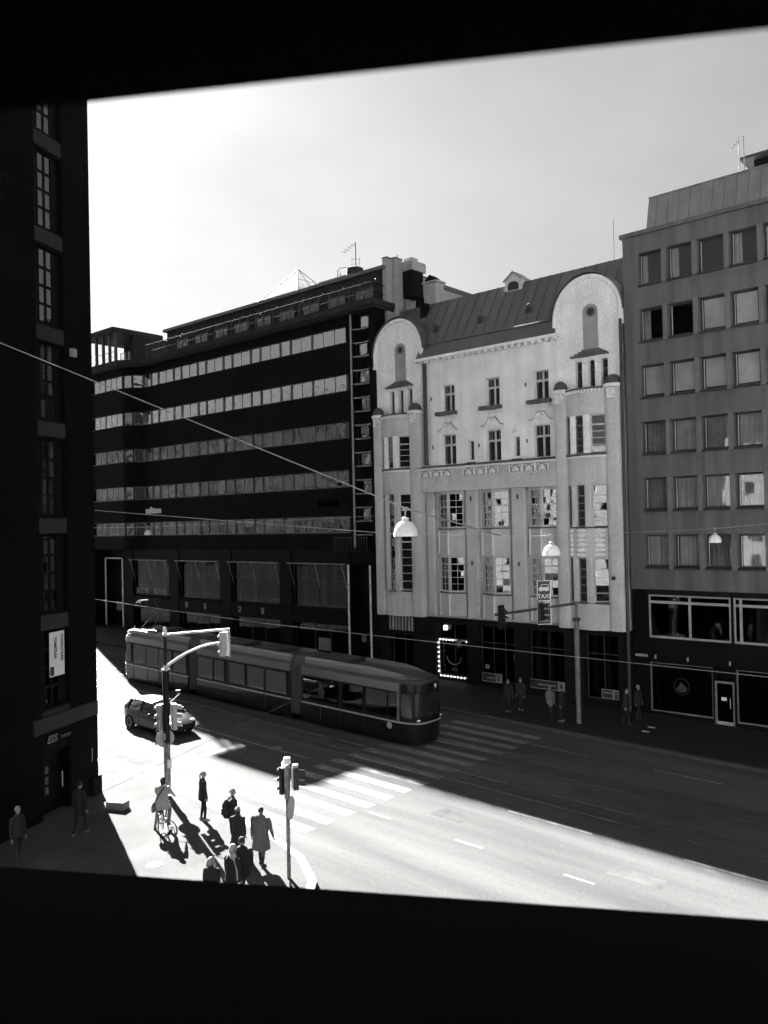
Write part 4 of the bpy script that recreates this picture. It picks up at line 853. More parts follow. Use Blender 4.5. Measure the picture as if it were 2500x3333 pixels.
# sheet-metal attic
mb = MB(); mb.prism([(42.75, 25.43), (43.3, 27.5), (50, 27.6), (50, 25.43)], -18.35, XE, 'x'); mb.build('attic', m_attic, b3)
x = -17.9
while x < XE: MB().prism([(42.70, 25.45), (43.25, 27.52), (43.32, 27.52), (42.77, 25.45)], x, x+0.06, 'x').build('attic_seam', m_attic, b3); x += 0.59
MB().box(-18.36, XE, 43.25, 43.5, 27.51, 27.57).build('attic_cap', m_attic, b3)
MB().box(-14.0, -5, 47, 52, 27.5, 29.45).build('plant_room', m_inside, b3)
MB().box(-14.6, -4.8, 46.5, 52.4, 29.46, 29.62).build('plant_room_roof', m_darkmetal, b3)
mb = MB(); mb.tube([(-14.45, 46, 27.5), (-14.45, 46, 30.5)], 0.035, 8); mb.tube([(-14.2, 46, 27.5), (-14.2, 46, 30.5)], 0.03, 6); mb.tube([(-14.9, 46, 29.95), (-14.5, 46, 30.3)], 0.03, 5); mb.build('mast', m_greypaint, b3)
# black shopfront
MB().wall(X0+0.02, XE, -1.2, 6.46, [(-18.45, -14.22, 3.93, 6.2), (-14.1, -10.2, 3.93, 6.2), (-9.9, -5, 3.93, 6.2), (-18.45, -15.2, 0.08, 2.65), (-15.12, -14.15, -0.5, 2.7), (-14.05, -9.5, 0.02, 2.65)], 42.06, 42.5).build('shopfront', m_black, b3)
MB().box(-18.55, XE, 41.96, 42.06, 6.2, 6.44).build('shop_cornice', m_granite, b3)
for a, b, cols in ((-18.45, -14.22, [1, 0.95]), (-14.1, -10.2, [0.14, 1, 1]), (-9.9, -5, [1, 1])):
    window(b3, F(42.12), a, b, 0, 3.93, 6.2, cols, [6, 1], m_greypaint, g_shop, fw_=0.1, mw=0.13)
for a in (-17.6, -13.2): curtain(b3, F(42.7), a, a+0.5, 0, 4.0, 6.0, m_curtain2, 3, 0.03, 'drape')
window(b3, F(42.15), -18.45, -15.2, 0, 0.08, 2.65, [1], [1], m_frame, g_shop, fw_=0.06)
window(b3, F(42.15), -14.05, -9.5, 0, 0.02, 2.65, [1], [1], m_frame, g_shop, fw_=0.06)
dr = window(b3, F(42.12), -15.12, -14.15, 0, -0.3, 2.0, [1], [1], m_frame, g_shop, fw_=0.1, name='door')
MB().box(-15.02, -14.25, 42.14, 42.16, -0.29, 0.0).build('kick_plate', m_galv, dr)
MB().box(-14.8, -14.55, 42.1, 42.12, 1.05, 1.22).build('notice', m_paper, dr)
MB().tube([(-14.36, 42.06, 0.7), (-14.36, 42.06, 1.2)], 0.02, 6).build('handle', m_alu, dr)
m_grey3 = mat('grey_emblem', 0.03, rough=0.6)
for x in (-16.81, -12.0):
    MB().tube([(x+0.4*math.cos(a), 42.14, 1.5+0.42*math.sin(a)) for a in np.linspace(0, 2*math.pi, 28, endpoint=False)], 0.012, 5, close=True).build('emblem_ring', m_grey3, b3)
    MB().prism([(x-0.3, 1.38), (x-0.15, 1.5), (x-0.05, 1.72), (x+0.1, 1.6), (x+0.3, 1.4), (x+0.15, 1.22), (x-0.1, 1.2)], 42.13, 42.14).build('emblem_bird', m_grey3, b3)
MB().box(-19.2, -18.55, 41.98, 42.06, 2.9, 3.02).build('trim', m_greypaint, b3)
for x in (-18.1, -16.4, -14.3): MB().box(x-0.02, x+0.02, 41.9, 42.06, 2.85, 3.05).build('bracket', m_greypaint, b3)
# ------------------------------------------------------------------ tram
m_tdark = mat('tram_dark_green', 0.006, spec=0.2, rough=0.3, var=0.1, coat=0.5)
m_tcream = mat('tram_cream', 0.085, rough=0.35, var=0.06, coat=0.3)
m_tline = mat('tram_pale_line', 0.3, rough=0.4, var=0.05)
m_troof = mat('tram_roof', 0.025, rough=0.5, var=0.15)
m_tfair = mat('tram_roof_fairing', 0.13, rough=0.4, var=0.1)
m_tcream2 = mat('tram_brow', 0.3, rough=0.3, var=0.05, coat=0.4)
m_gasket = mat('black_window_surround', 0.006, rough=0.35, var=0.1, spec=0.15)
m_wind = mat('cab_glass', 0.02, rough=0.08, var=0.2, scale=0.6, spec=0.5)
m_bellows = mat('rubber_bellows', 0.05, rough=0.8, var=0.1)
tram = thing('tram', 'long low-floor articulated tram, dark below and cream above, passing the crossing', 'tram', (-48.4, 30.35, gz(-48.4)+ROAD_Z), rot=(0, math.atan(0.024), 0))
HW = 1.2
def section(x0, x1, nose=0):
    """one car body between x0 and x1; nose: +1 rounded front, -1 rounded tail"""
    def outline(inset=0.0, xa=x0, xb=x1):
        w = HW-inset; pts = []
        if nose == -1: pts += [(xa+0.55-0.55*math.sin(t)+inset, -w*math.cos(t)**0.55 if math.cos(t) > 1e-6 else 0) for t in np.linspace(math.pi/2, 0, 7)]
        else: pts += [(xa, -w)]
        if nose == 1:
            for t in np.linspace(0, math.pi/2, 9): pts.append((xb-1.35+1.35*math.sin(t)-inset, -w*(max(math.cos(t), 0)**0.5)))
            half = pts
        else: half = pts + [(xb, -w)]
        other = [(a, -b) for a, b in half[::-1] if abs(b) > 1e-6]
        return [(float(a), float(b)) for a, b in half + other]
    def shell(name, z0, z1, m, i0=0.0, i1=None, smooth=35):
        i1 = i0 if i1 is None else i1; a, b = outline(i0), outline(i1)
        mb = MB(); mb.ring([[(p[0], p[1], z0) for p in a], [(p[0], p[1], z1) for p in b]]); return mb.build(name, m, tram, smooth=smooth)
    shell('underframe', 0.12, 0.35, m_gasket, 0.12)
    shell('skirt', 0.3, 1.04, m_tdark, 0.02, 0.0); shell('belt_line', 1.041, 1.11, m_tline, -0.012)
    shell('window_band', 1.111, 2.52, m_gasket, 0.012, 0.05); 
    if nose == 1:
        mb = MB(); mb.ring([[(x, y, z) for x, y in ((x0, -1.205), (x1-1.0, -1.205), (x1-1.0, -1.0), (x0, -1.0))] for z in (2.48, 2.86)]); mb.build('cream_band', m_tcream, tram)
        mb = MB(); mb.ring([[(x, y, z) for x, y in ((x0, 1.0), (x1-1.0, 1.0), (x1-1.0, 1.205), (x0, 1.205))] for z in (2.48, 2.86)]); mb.build('cream_band', m_tcream, tram)
        for s in (-1, 1): MB().box(x1-1.18, x1-1.0, min(s*1.0, s*1.21), max(s*1.0, s*1.21), 1.112, 2.479).build('cab_pillar', m_tcream, tram)
        shell('cab_head', 2.521, 2.86, m_gasket, 0.05, 0.1)
    else: shell('cream_band', 2.521, 2.86, m_tcream, 0.0, 0.03)
    shell('eaves', 2.861, 3.0, m_troof, 0.06, 0.12)
    # roof fairing: straight sides, drooping to the nose
    for s in (-1, 1):
        L = []; n = 10
        for k in range(n+1):
            t = k/n; x = x0+0.1+(x1-x0-0.2)*t; dz = 0; yy = 1.02
            if nose == 1 and t > 0.6: q_ = (t-0.6)/0.4; dz = -0.42*q_**2; yy = 1.02-0.5*q_**3
            if nose == -1 and t < 0.15: q_ = (0.15-t)/0.15; dz = -0.2*q_**2; yy = 1.02-0.15*q_**2
            L.append([(x, s*yy, 3.0+dz*0.3), (x, s*(yy+0.02), 3.25+dz), (x, s*(yy-0.12), 3.36+dz), (x, s*(yy-0.2), 3.0+dz*0.3)])
        MB().ring(L).build('roof_fairing', m_tfair, tram, smooth=30)
    zt = [(3.001, 0.28), (3.12, 0.32), (3.2, 0.6)]
    mb = MB(); mb.ring([[(p[0], p[1], z) for p in outline(i)] for z, i in zt]); mb.build('roof', m_troof, tram, smooth=40)
    if nose == 1:
        mb = MB(); lp = []
        for z, i, xo in ((2.861, 0.1, 0.0), (2.98, 0.22, -0.05), (3.08, 0.42, -0.15)):
            lp.append([(p[0]+xo, p[1], z) for p in outline(i) if p[0] > x1-2.2])
        mb.ring(lp); mb.build('cab_brow', m_tcream2, tram, smooth=50)
    if nose == 1:                                                          # cab side windows and windscreen
        def bow(name, t0, t1, z0, z1, m, off=0.012):
            L = []
            for z in np.linspace(z0, z1, 5):
                i = -off + 0.012 + 0.038*(z-1.11)/1.41; w = HW-i; row = []
                for t in np.linspace(t0, t1, 12):
                    tt = min(t, math.pi-t); sg = -1 if t < math.pi/2 else 1
                    row.append((float(x1-1.35+1.35*math.sin(tt)-i), float(sg*w*max(math.cos(tt), 0)**0.5), float(z)))
                L.append(row)
            mb = MB(); mb.add([v for r_ in L for v in r_], [(j*12+k, j*12+k+1, (j+1)*12+k+1, (j+1)*12+k) for j in range(4) for k in range(11)]); return mb.build(name, m, tram, smooth=60)
        for a, b in ((0.33, 0.78), (math.pi-0.78, math.pi-0.33)): bow('cab_side_window', a, b, 1.3, 2.4, m_wind)
        bow('windscreen', 0.92, math.pi-0.92, 1.36, 2.44, m_wind)
        bow('number_display', 1.16, math.pi-1.16, 2.46, 2.5, m_wind, 0.012)
    return outline
def side_windows(spec):
    for a, b in spec:
        for s in (-1, 1):
            M = TR((0, 0, 0)) if s < 0 else Matrix.Rotation(R(180), 4, 'Z')
            u0, u1 = (a, b) if s < 0 else (-b, -a)
            f = MB(); t = 0.02; O = [(u0-t, 1.26), (u1+t, 1.26), (u1+t, 2.42), (u0-t, 2.42)]; I = [(u0, 1.28), (u1, 1.28), (u1, 2.4), (u0, 2.4)]
            f.ring([[(a_, y_, b_) for a_, b_ in Q] for Q, y_ in ((O, -1.19), (O, -1.212), (I, -1.212), (I, -1.19))], close=True); f.xf(M)
            w_ = f.build('window', m_gasket, tram)
            pane(w_, M, u0, u1, -1.213, 1.28, 2.4, g_tram, 0.3)
section(0, 7.15, -1); section(8.0, 16.05); section(16.9, 24.5, 1)
for x in (7.15, 16.05):
    mb = MB()
    for k in range(9):
        a = x+k*0.85/8; hw = 1.12-(0.04 if k % 2 else 0)
        mb.ring([[(a-0.045, -hw, 0.35), (a-0.045, hw, 0.35), (a-0.045, hw, 2.95), (a-0.045, 0.8, 3.3-(0.04 if k % 2 else 0)), (a-0.045, -0.8, 3.3), (a-0.045, -hw, 2.95)], [(a+0.05, -hw, 0.35), (a+0.05, hw, 0.35), (a+0.05, hw, 2.95), (a+0.05, 0.8, 3.3), (a+0.05, -0.8, 3.3), (a+0.05, -hw, 2.95)]])
    mb.build('gangway_bellows', m_bellows, tram)
side_windows([(0.55, 1.1), (1.45, 2.75), (2.85, 4.1), (4.2, 5.5), (5.75, 7.0), (8.2, 9.55), (9.7, 10.6), (11.1, 12.4), (12.65, 14.0), (14.2, 15.8), (17.1, 19.55), (19.9, 21.2), (21.45, 22.75), (23.2-0.35, 23.35)])
for x in (1.3, 2.9, 4.3, 5.6, 9.6, 10.9, 12.5, 14.1, 18.3, 19.7, 21.3):    # skirt panel joints
    MB().box(x, x+0.02, -1.206, -1.19, 0.36, 1.03).build('panel_joint', m_bellows, tram)
for x in (4.15, 11.0, 14.1, 19.72):                                        # sliding door leaves
    MB().box(x-0.012, x+0.012, -1.222, -1.2, 0.36, 2.45).build('door_edge', m_troof, tram)
MB().prism([(2.6, -1.0), (3.6, -1.0), (3.6, 1.0), (2.6, 1.0)], 3.2, 3.42, 'z').build('roof_equipment', m_troof, tram)
for x0, x1 in ((9.5, 11.5), (12.5, 14.6), (17.6, 19.6)): MB().box(x0, x1, -0.75, 0.75, 3.18, 3.4).build('roof_equipment', m_troof, tram)
mb = MB()                                                              # pantograph
for s in (-1, 1): mb.tube([(1.0, s*0.45, 3.25), (2.2, s*0.3, 4.25), (1.3, s*0.35, 5.1)], 0.03, 6)
mb.tube([(1.0, -0.45, 3.25), (1.0, 0.45, 3.25)], 0.03, 6); mb.tube([(2.2, -0.3, 4.25), (2.2, 0.3, 4.25)], 0.03, 6)
for x in (1.15, 1.45): mb.tube([(x, -0.85, 5.0), (x, -0.65, 5.14), (x, 0.65, 5.14), (x, 0.85, 5.0)], 0.025, 6)
mb.build('pantograph', m_darkmetal, tram)
MB().tube([(0.7, -0.7, 3.2), (0.7, -0.7, 3.5)], 0.03, 6).build('roof_aerial', m_white, tram)
for x in (1.6, 3.4, 10.5, 13.5, 19.5, 21.3):
    for s in (-1, 1):
        wheel = MB().lathe([(0.05, -0.05), (0.3, -0.05), (0.33, 0.0), (0.28, 0.06), (0.05, 0.06)], (x, s*0.5, 0.33), 18, (0, 1, 0)).build('wheel', m_darkmetal, tram)
for y in (-0.78, 0.78): MB().sphere((24.33, y, 1.21), 0.1, 10, (0.6, 1.6, 0.5)).build('headlight', m_lampshade, tram, smooth=60)
MB().tube([(23.3, -1.0, 2.55), (23.75, -1.35, 2.4), (23.75, -1.4, 2.1)], 0.03, 6).build('mirror', m_gasket, tram)
text(tram, '9', TR((24.445, 0.22, 2.56)) @ Matrix.Rotation(R(90), 4, 'Z'), 0.3, m_letter, 0.01, 'route_number', bold=0.01)
MB().lathe([(0.16, 0), (0.16, 0.012), (0.01, 0.012)], (22.9, -1.2, 0.86), 16, (0, -1, 0)).build('emblem', m_greypaint, tram)

# ------------------------------------------------------------------ car
m_car = mat('car_paint', 0.01, rough=0.35, var=0.05, metal=0.4, coat=0.15)
m_tyre = mat('tyre_rubber', 0.015, rough=0.8); m_rim = mat('alloy_rim', 0.4, rough=0.35, metal=0.7)
g_car = glass('car_glass', ior=1.5, tint=0.12)
car = thing('hatchback_car', 'grey hatchback car driving in the sunlit lane beside the tram', 'car', (-38.0, 23.65, gz(-38.0)+ROAD_Z), rot=(0, math.atan(0.024), 0))
ST = [  # x, half width, bottom, side crease, top edge, centre top
    (0.0, 0.62, 0.42, 0.62, 0.86, 0.88), (0.12, 0.76, 0.3, 0.66, 0.98, 1.0), (0.5, 0.86, 0.22, 0.66, 0.98, 1.02), (1.2, 0.88, 0.2, 0.64, 0.95, 1.0), (2.0, 0.89, 0.2, 0.62, 0.92, 0.98),
    (2.8, 0.89, 0.2, 0.62, 0.9, 0.97), (3.2, 0.88, 0.2, 0.6, 0.86, 0.95), (3.7, 0.85, 0.22, 0.58, 0.76, 0.84), (4.05, 0.76, 0.28, 0.54, 0.66, 0.72), (4.25, 0.58, 0.34, 0.5, 0.58, 0.6)]
loops = []
for x, w_, b, cz, e, t in ST:
    half = [(0.0, b), (w_*0.85, b), (w_*0.97, b+0.1), (w_, cz), (w_*0.985, (cz+e)/2+0.03), (w_*0.9, e), (w_*0.5, t-0.01), (0, t)]
    loops.append([(x, -y, z) for y, z in half] + [(x, y, z) for y, z in half[-2:0:-1]])
MB().ring(loops).build('body', m_car, car, smooth=40)
GH = [(0.12, 0.66, 1.0, 0.6, 1.06), (0.55, 0.78, 0.98, 0.56, 1.38), (0.9, 0.8, 0.97, 0.58, 1.44), (1.6, 0.81, 0.95, 0.6, 1.47), (2.3, 0.8, 0.93, 0.59, 1.42), (2.75, 0.79, 0.92, 0.64, 1.2), (3.2, 0.74, 0.9, 0.7, 0.95)]
lp = []
for x, wb, zb, wt, zt in GH: lp.append([(x, -wb, zb), (x, -wt, zt), (x, -wt*0.5, zt+0.04), (x, 0, zt+0.05), (x, wt*0.5, zt+0.04), (x, wt, zt), (x, wb, zb)])
mb = MB(); mb.ring(lp, cap=False); gh = mb.build('cabin_glass', g_car, car, smooth=50)
rp = [[(x, -wt-0.008, zt+0.004), (x, -wt*0.5, zt+0.052), (x, 0, zt+0.063), (x, wt*0.5, zt+0.052), (x, wt+0.008, zt+0.004), (x, wt*0.9, zt-0.03), (x, 0, zt-0.01), (x, -wt*0.9, zt-0.03)] for x, wb, zb, wt, zt in GH[1:5]]
MB().ring(rp).build('roof', m_car, car, smooth=50)
for s in (-1, 1):
    for a, b, r_ in ((GH[4], GH[6], 0.035), (GH[1], GH[0], 0.05), (GH[3], None, 0.03), (GH[1], None, 0.07)):
        if b: pts = [(a[0], s*a[3], a[4]), (b[0], s*(b[1]), b[2])]
        else: pts = [(a[0], s*(a[3]+0.01), a[4]), (a[0]+(0.08 if r_ < 0.05 else -0.1), s*(a[1]+0.01), a[2])]
        MB().tube(pts, r_, 6).build('pillar', m_car if b else m_gasket, car)
    for x in (0.75, 3.35):
        wh = MB().lathe([(0.2, -0.09), (0.29, -0.1), (0.315, -0.06), (0.315, 0.06), (0.29, 0.1), (0.2, 0.09)], (x, s*0.78, 0.315), 22, (0, s, 0)).build('wheel', m_tyre, car, smooth=40)
        mb = MB(); mb.lathe([(0.2, 0.04), (0.21, 0.095), (0.19, 0.1), (0.17, 0.05), (0.05, 0.07), (0.01, 0.07)], (x, s*0.78, 0.315), 18, (0, s, 0))
        mb.build('rim', m_rim, wh, smooth=40)
        MB().lathe([(0.34, 0.0), (0.37, 0.02), (0.34, 0.035), (0.3, 0.0)], (x, s*0.865, 0.33), 22, (0, s, 0)).build('wheel_arch', m_gasket, car)
    MB().sphere((2.72, s*0.98, 0.98), 0.1, 10, (0.6, 1.1, 0.75)).build('door_mirror', m_car, car, smooth=60)
    MB().sphere((3.98, s*0.6, 0.66), 0.17, 10, (1.0, 0.9, 0.5)).build('headlight', m_lampshade, car, smooth=60)
    MB().sphere((0.12, s*0.66, 0.92), 0.13, 10, (0.5, 0.7, 1.2)).build('tail_light', m_gasket, car, smooth=60)
    mb = MB(); mb.box(1.62, 1.635, s*0.885-0.006, s*0.885+0.006, 0.3, 0.92); mb.build('door_seam', m_gasket, car)
    MB().box(1.75, 1.95, s*0.895-0.012, s*0.895+0.012, 0.8, 0.83).build('door_handle', m_car, car)
MB().box(4.2, 4.24, -0.26, 0.26, 0.42, 0.53).build('number_plate', m_paper, car)
MB().box(4.12, 4.2, -0.42, 0.42, 0.3, 0.4).build('grille', m_gasket, car)
MB().box(1.2, 1.75, -0.55, 0.55, 0.6, 1.05).build('seat', m_gasket, car); MB().box(0.45, 0.8, -0.6, 0.6, 0.6, 1.1).build('seat', m_gasket, car)
for s in (-1, 1): MB().sphere((1.25, s*0.33, 1.2), 0.13, 8, (0.5, 1, 1)).build('head_restraint', m_gasket, car)

# ------------------------------------------------------------------ traffic signals, signs, poles
m_lens = mat('dark_lens', 0.03, rough=0.15)
def head(parent, c, d, n=3, size=0.3, m=None, back=False, depth=0.16):
    """signal head centred at c facing d (horizontal)"""
    d = Vector((d[0], d[1], 0)).normalized(); s = Vector((-d.y, d.x, 0)); c = Vector(c); hgt = size*n
    mb = MB(); mb.obox(c, s, d, (0, 0, 1), size, depth, hgt); h = mb.build('signal_head', m or m_plastic, parent)
    if back: MB().obox(c-d*depth*0.45, s, d, (0, 0, 1), size*1.7, 0.02, hgt+0.3).build('backing_board', m_plastic, h)
    for k in range(n):
        p = c + Vector((0, 0, (n-1)/2*size-k*size)) + d*depth*0.5
        MB().lathe([(size*0.36, 0), (size*0.36, 0.015), (0.01, 0.03)], p, 12, d).build('lens', m_lens, h)
        vs = MB(); lo = []
        for q_ in (0.0, 0.2): lo.append([p+d*q_+(s*math.cos(a)+Vector((0, 0, 1))*math.sin(a))*size*0.4-Vector((0, 0, q_*0.25)) for a in np.linspace(-0.25, math.pi+0.25, 9)])
        f_ = [(i, i+1, 9+i+1, 9+i) for i in range(8)]; vs.add([v for l in lo for v in l], f_); vs.build('visor', m or m_plastic, h)
    return h
VW = Vector((-0.66, 0.75, 0)); VR = Vector((0.75, 0.66, 0))
# tall pole with mast arm
tp = Vector((-26.95, 18.06, gz(-26.95)+PAVE_Z))
t1 = thing('traffic_signal_mast', 'tall dark traffic signal pole with mast arm beside the parked cyclist', 'traffic light', tp, world=True)
z0 = tp.z
MB().tube([(tp.x, tp.y, z0), (tp.x, tp.y, z0+2.0)], 0.125, 12).build('lower_shaft', m_rust, t1, smooth=60)
MB().tube([(tp.x, tp.y, z0+2.001), (tp.x, tp.y, 4.9)], 0.122, 12).build('middle_shaft', m_pole, t1, smooth=60)
MB().tube([(tp.x, tp.y, 4.901), (tp.x, tp.y, 6.25)], 0.068, 12).build('upper_shaft', m_pole, t1, smooth=60)
MB().lathe([(0.15, 0), (0.15, 0.05), (0.08, 0.1), (0.075, 0.2)], (tp.x, tp.y, 4.86), 14).build('collar', m_galv, t1, smooth=40)
MB().lathe([(0.1, 0), (0.1, 0.1), (0.07, 0.12)], (tp.x, tp.y, 6.15), 12).build('collar', m_galv, t1, smooth=40)
MB().lathe([(0.06, 0), (0.08, 0.12), (0.05, 0.2), (0.01, 0.24)], (tp.x, tp.y, 6.25), 10).build('finial', m_alu, t1, smooth=60)
tip = Vector((-25.12, 19.66, 6.36))
MB().tube([(tp.x, tp.y, 6.2), tip], 0.045, 8).build('arm', m_galv, t1, smooth=60)
q0, q1 = Vector((tp.x, tp.y, 4.98)), Vector((-25.3, 19.5, 5.86)); hv = (q1-q0); cv = []
for k in range(13):
    t = k/12; cv.append(Vector((q0.x+hv.x*t, q0.y+hv.y*t, q0.z+(q1.z-q0.z)*(1-(1-t)**1.9))))
MB().tube(cv, [0.055-0.02*k/12 for k in range(13)], 8).build('brace', m_alu, t1, smooth=60)
MB().tube([tip, tip-Vector((0, 0, 1.05))], 0.03, 6).build('drop_post', m_galv, t1)
h_ = head(t1, tip+Vector((-0.16, -0.14, -0.56)), (-1, 0.15), 3, 0.3, m_greypaint)
head(t1, (tp.x-0.2, tp.y-0.1, 3.1), (-1, -0.1), 3, 0.32, m_greypaint); head(t1, (tp.x+0.2, tp.y+0.2, 3.12), (0.35, 1), 3, 0.32, m_greypaint)
MB().lathe([(0.34, 0), (0.34, 0.02), (0.01, 0.02)], (tp.x-0.08, tp.y-0.02, 2.3), 24, (-0.75, 0.5, 0)).build('round_sign', m_greypaint, t1)
MB().tube([(tp.x+0.1, tp.y+0.1, 3.65), (tp.x+0.38, tp.y+0.35, 3.98)], 0.02, 6).build('camera_arm', m_alu, t1)
MB().obox((tp.x+0.33, tp.y+0.3, 4.06), VR, VW, (0, 0, 1), 0.16, 0.12, 0.1).build('camera', m_plastic, t1)
for dz, m in ((2.12, m_paper), (1.8, m_greypaint), (1.62, m_panel)): MB().obox((tp.x+0.04, tp.y-0.122, z0+dz+0.15), (1, -0.3, 0), (0.3, 1, 0), (0, 0, 1), 0.1, 0.012, 0.24).build('sticker', m, t1)
MB().obox((tp.x+0.13, tp.y+0.02, z0+1.25), VR, VW, (0, 0, 1), 0.14, 0.1, 0.32).build('push_button_box', m_alu, t1)
# slim pole at the kerb
fp = Vector((-18.3, 16.33, gz(-18.3)+PAVE_Z))
t2 = thing('traffic_signal_post', 'slim grey traffic signal post in front of the waiting pedestrians', 'traffic light', fp, world=True)
MB().tube([(fp.x, fp.y, fp.z), (fp.x-0.01, fp.y+0.02, 3.2)], 0.058, 12).build('shaft', m_rust, t2, smooth=60)
MB().lathe([(0.1, 0), (0.1, 0.17), (0.09, 0.18), (0.01, 0.18)], (fp.x-0.01, fp.y+0.02, 3.25), 16).build('cap', m_white, t2, smooth=30)
MB().lathe([(0.085, 0), (0.085, 0.9)], (fp.x, fp.y, 2.25), 12).build('sleeve', m_rust, t2, smooth=30)
head(t2, fp*0+Vector((fp.x+0.13, fp.y+0.2, 2.8)), (0.5, 0.85), 2, 0.3, m_plastic); head(t2, Vector((fp.x-0.2, fp.y+0.06, 2.72)), (-1, 0.25), 3, 0.26, m_plastic)
MB().lathe([(0.085, 0), (0.09, 0.12), (0.03, 0.2)], (fp.x-0.22, fp.y+0.1, 3.1), 12).build('sounder', m_white, t2, smooth=40)
MB().lathe([(0.07, 0), (0.07, 0.07), (0.01, 0.08)], (fp.x-0.06, fp.y-0.05, 3.12), 12).build('cap_ring', m_white, t2)
MB().lathe([(0.09, 0), (0.09, 0.09), (0.01, 0.1)], (fp.x+0.14, fp.y+0.2, 3.12), 12).build('cap_ring', m_greypaint, t2)
MB().lathe([(0.34, 0), (0.34, 0.02), (0.01, 0.02)], (fp.x+0.02, fp.y+0.1, 1.95), 24, (0.86, 0.5, 0)).build('round_sign', m_greypaint, t2)
MB().tube([(fp.x+0.02, fp.y-0.06, 2.6), (fp.x+0.09, fp.y+0.0, 2.5), (fp.x+0.04, fp.y-0.06, 2.2), (fp.x+0.02, fp.y-0.06, 1.7)], 0.008, 5).build('cable', m_ink, t2)
# far post with long arm and taxi sign
xp = Vector((-20.35, 37.75, gz(-20.35)+PAVE_Z))
t3 = thing('signal_gantry_post', 'grey signal post on the far pavement with a long arm of two heads', 'traffic light', xp, world=True)
MB().tube([(xp.x, xp.y, xp.z), (xp.x, xp.y, 5.2)], 0.13, 12).build('shaft', m_farpole, t3, smooth=60)
MB().tube([(xp.x, xp.y, 5.2), (xp.x, xp.y, 6.1)], 0.08, 12).build('upper_shaft', m_farpole, t3, smooth=60)
MB().lathe([(0.16, 0), (0.2, 0.06), (0.2, 0.16), (0.1, 0.2)], (xp.x, xp.y, 5.1), 14).build('collar', m_darkmetal, t3)
ae = Vector((-23.45, 35.05, 5.5)); MB().tube([(xp.x, xp.y, 6.0), ae], 0.07, 8).build('arm', m_darkmetal, t3, smooth=60)
for t in (0.43, 0.92):
    c = Vector((xp.x, xp.y, 6.0)).lerp(ae, t); head(t3, c+Vector((0.1, -0.05, -0.15)), (1, -0.12), 3, 0.3, m_plastic, back=True)
ts = thing('taxi_sign', 'tall dark taxi stand sign with a white car emblem, bracketed to the far signal arm', 'sign', (-21.6, 36.4, gz(-21.6)+PAVE_Z), world=True)
Mt, lt = face((-21.72, 36.3), (-21.28, 36.9)); lt = 0.74
MB().tube([Mt @ Vector((lt/2, 0.05, 5.0)), Mt @ Vector((lt/2, 0.05, 7.15))], 0.03, 8).build('back_rail', m_galv, ts)
MB().tube([Mt @ Vector((lt/2, 0.05, 5.8)), Vector((xp.x, xp.y, 6.0)).lerp(ae, 0.36)], 0.03, 8).build('bracket', m_galv, ts)
for z0_, z1_ in ((6.16, 7.2), (4.98, 6.1)):
    p_ = MB().box(0, lt, 0, 0.03, z0_, z1_).xf(Mt).build('panel', m_sign, ts); t_ = 0.045; mb = MB()
    mb.box(0, lt, -0.012, -0.001, z0_, z0_+t_); mb.box(0, lt, -0.012, -0.001, z1_-t_, z1_); mb.box(0, t_, -0.012, -0.001, z0_+t_, z1_-t_); mb.box(lt-t_, lt, -0.012, -0.001, z0_+t_, z1_-t_)
    mb.xf(Mt).build('border', m_letter, p_)
text(ts, 'TAXI', Mt @ TR((lt/2, -0.012, 6.3)), 0.3, m_letter, 0.004, align='CENTER', bold=0.006)
em = [(0.1, 6.68), (0.16, 6.68), (0.2, 6.63), (0.25, 6.68), (0.45, 6.68), (0.5, 6.63), (0.55, 6.68), (0.64, 6.68), (0.64, 6.86), (0.6, 7.0), (0.25, 7.0), (0.2, 6.88), (0.1, 6.82)]
MB().prism(em, -0.012, -0.002).xf(Mt).build('car_emblem', m_letter, ts); MB().prism([(0.24, 6.86), (0.6, 6.86), (0.58, 6.97), (0.27, 6.97)], -0.016, -0.013).xf(Mt).build('emblem_window', m_sign, ts)
for k in range(6): 
    mb = MB(); u = 0.12; zz = 5.88-k*0.155
    while u < 0.6: ww_ = rnd.uniform(0.03, 0.09); mb.box(u, u+ww_, -0.012, -0.002, zz, zz+rnd.uniform(0.06, 0.09)); u += ww_+0.02
    mb.xf(Mt).build('print_line', m_letter2, ts)
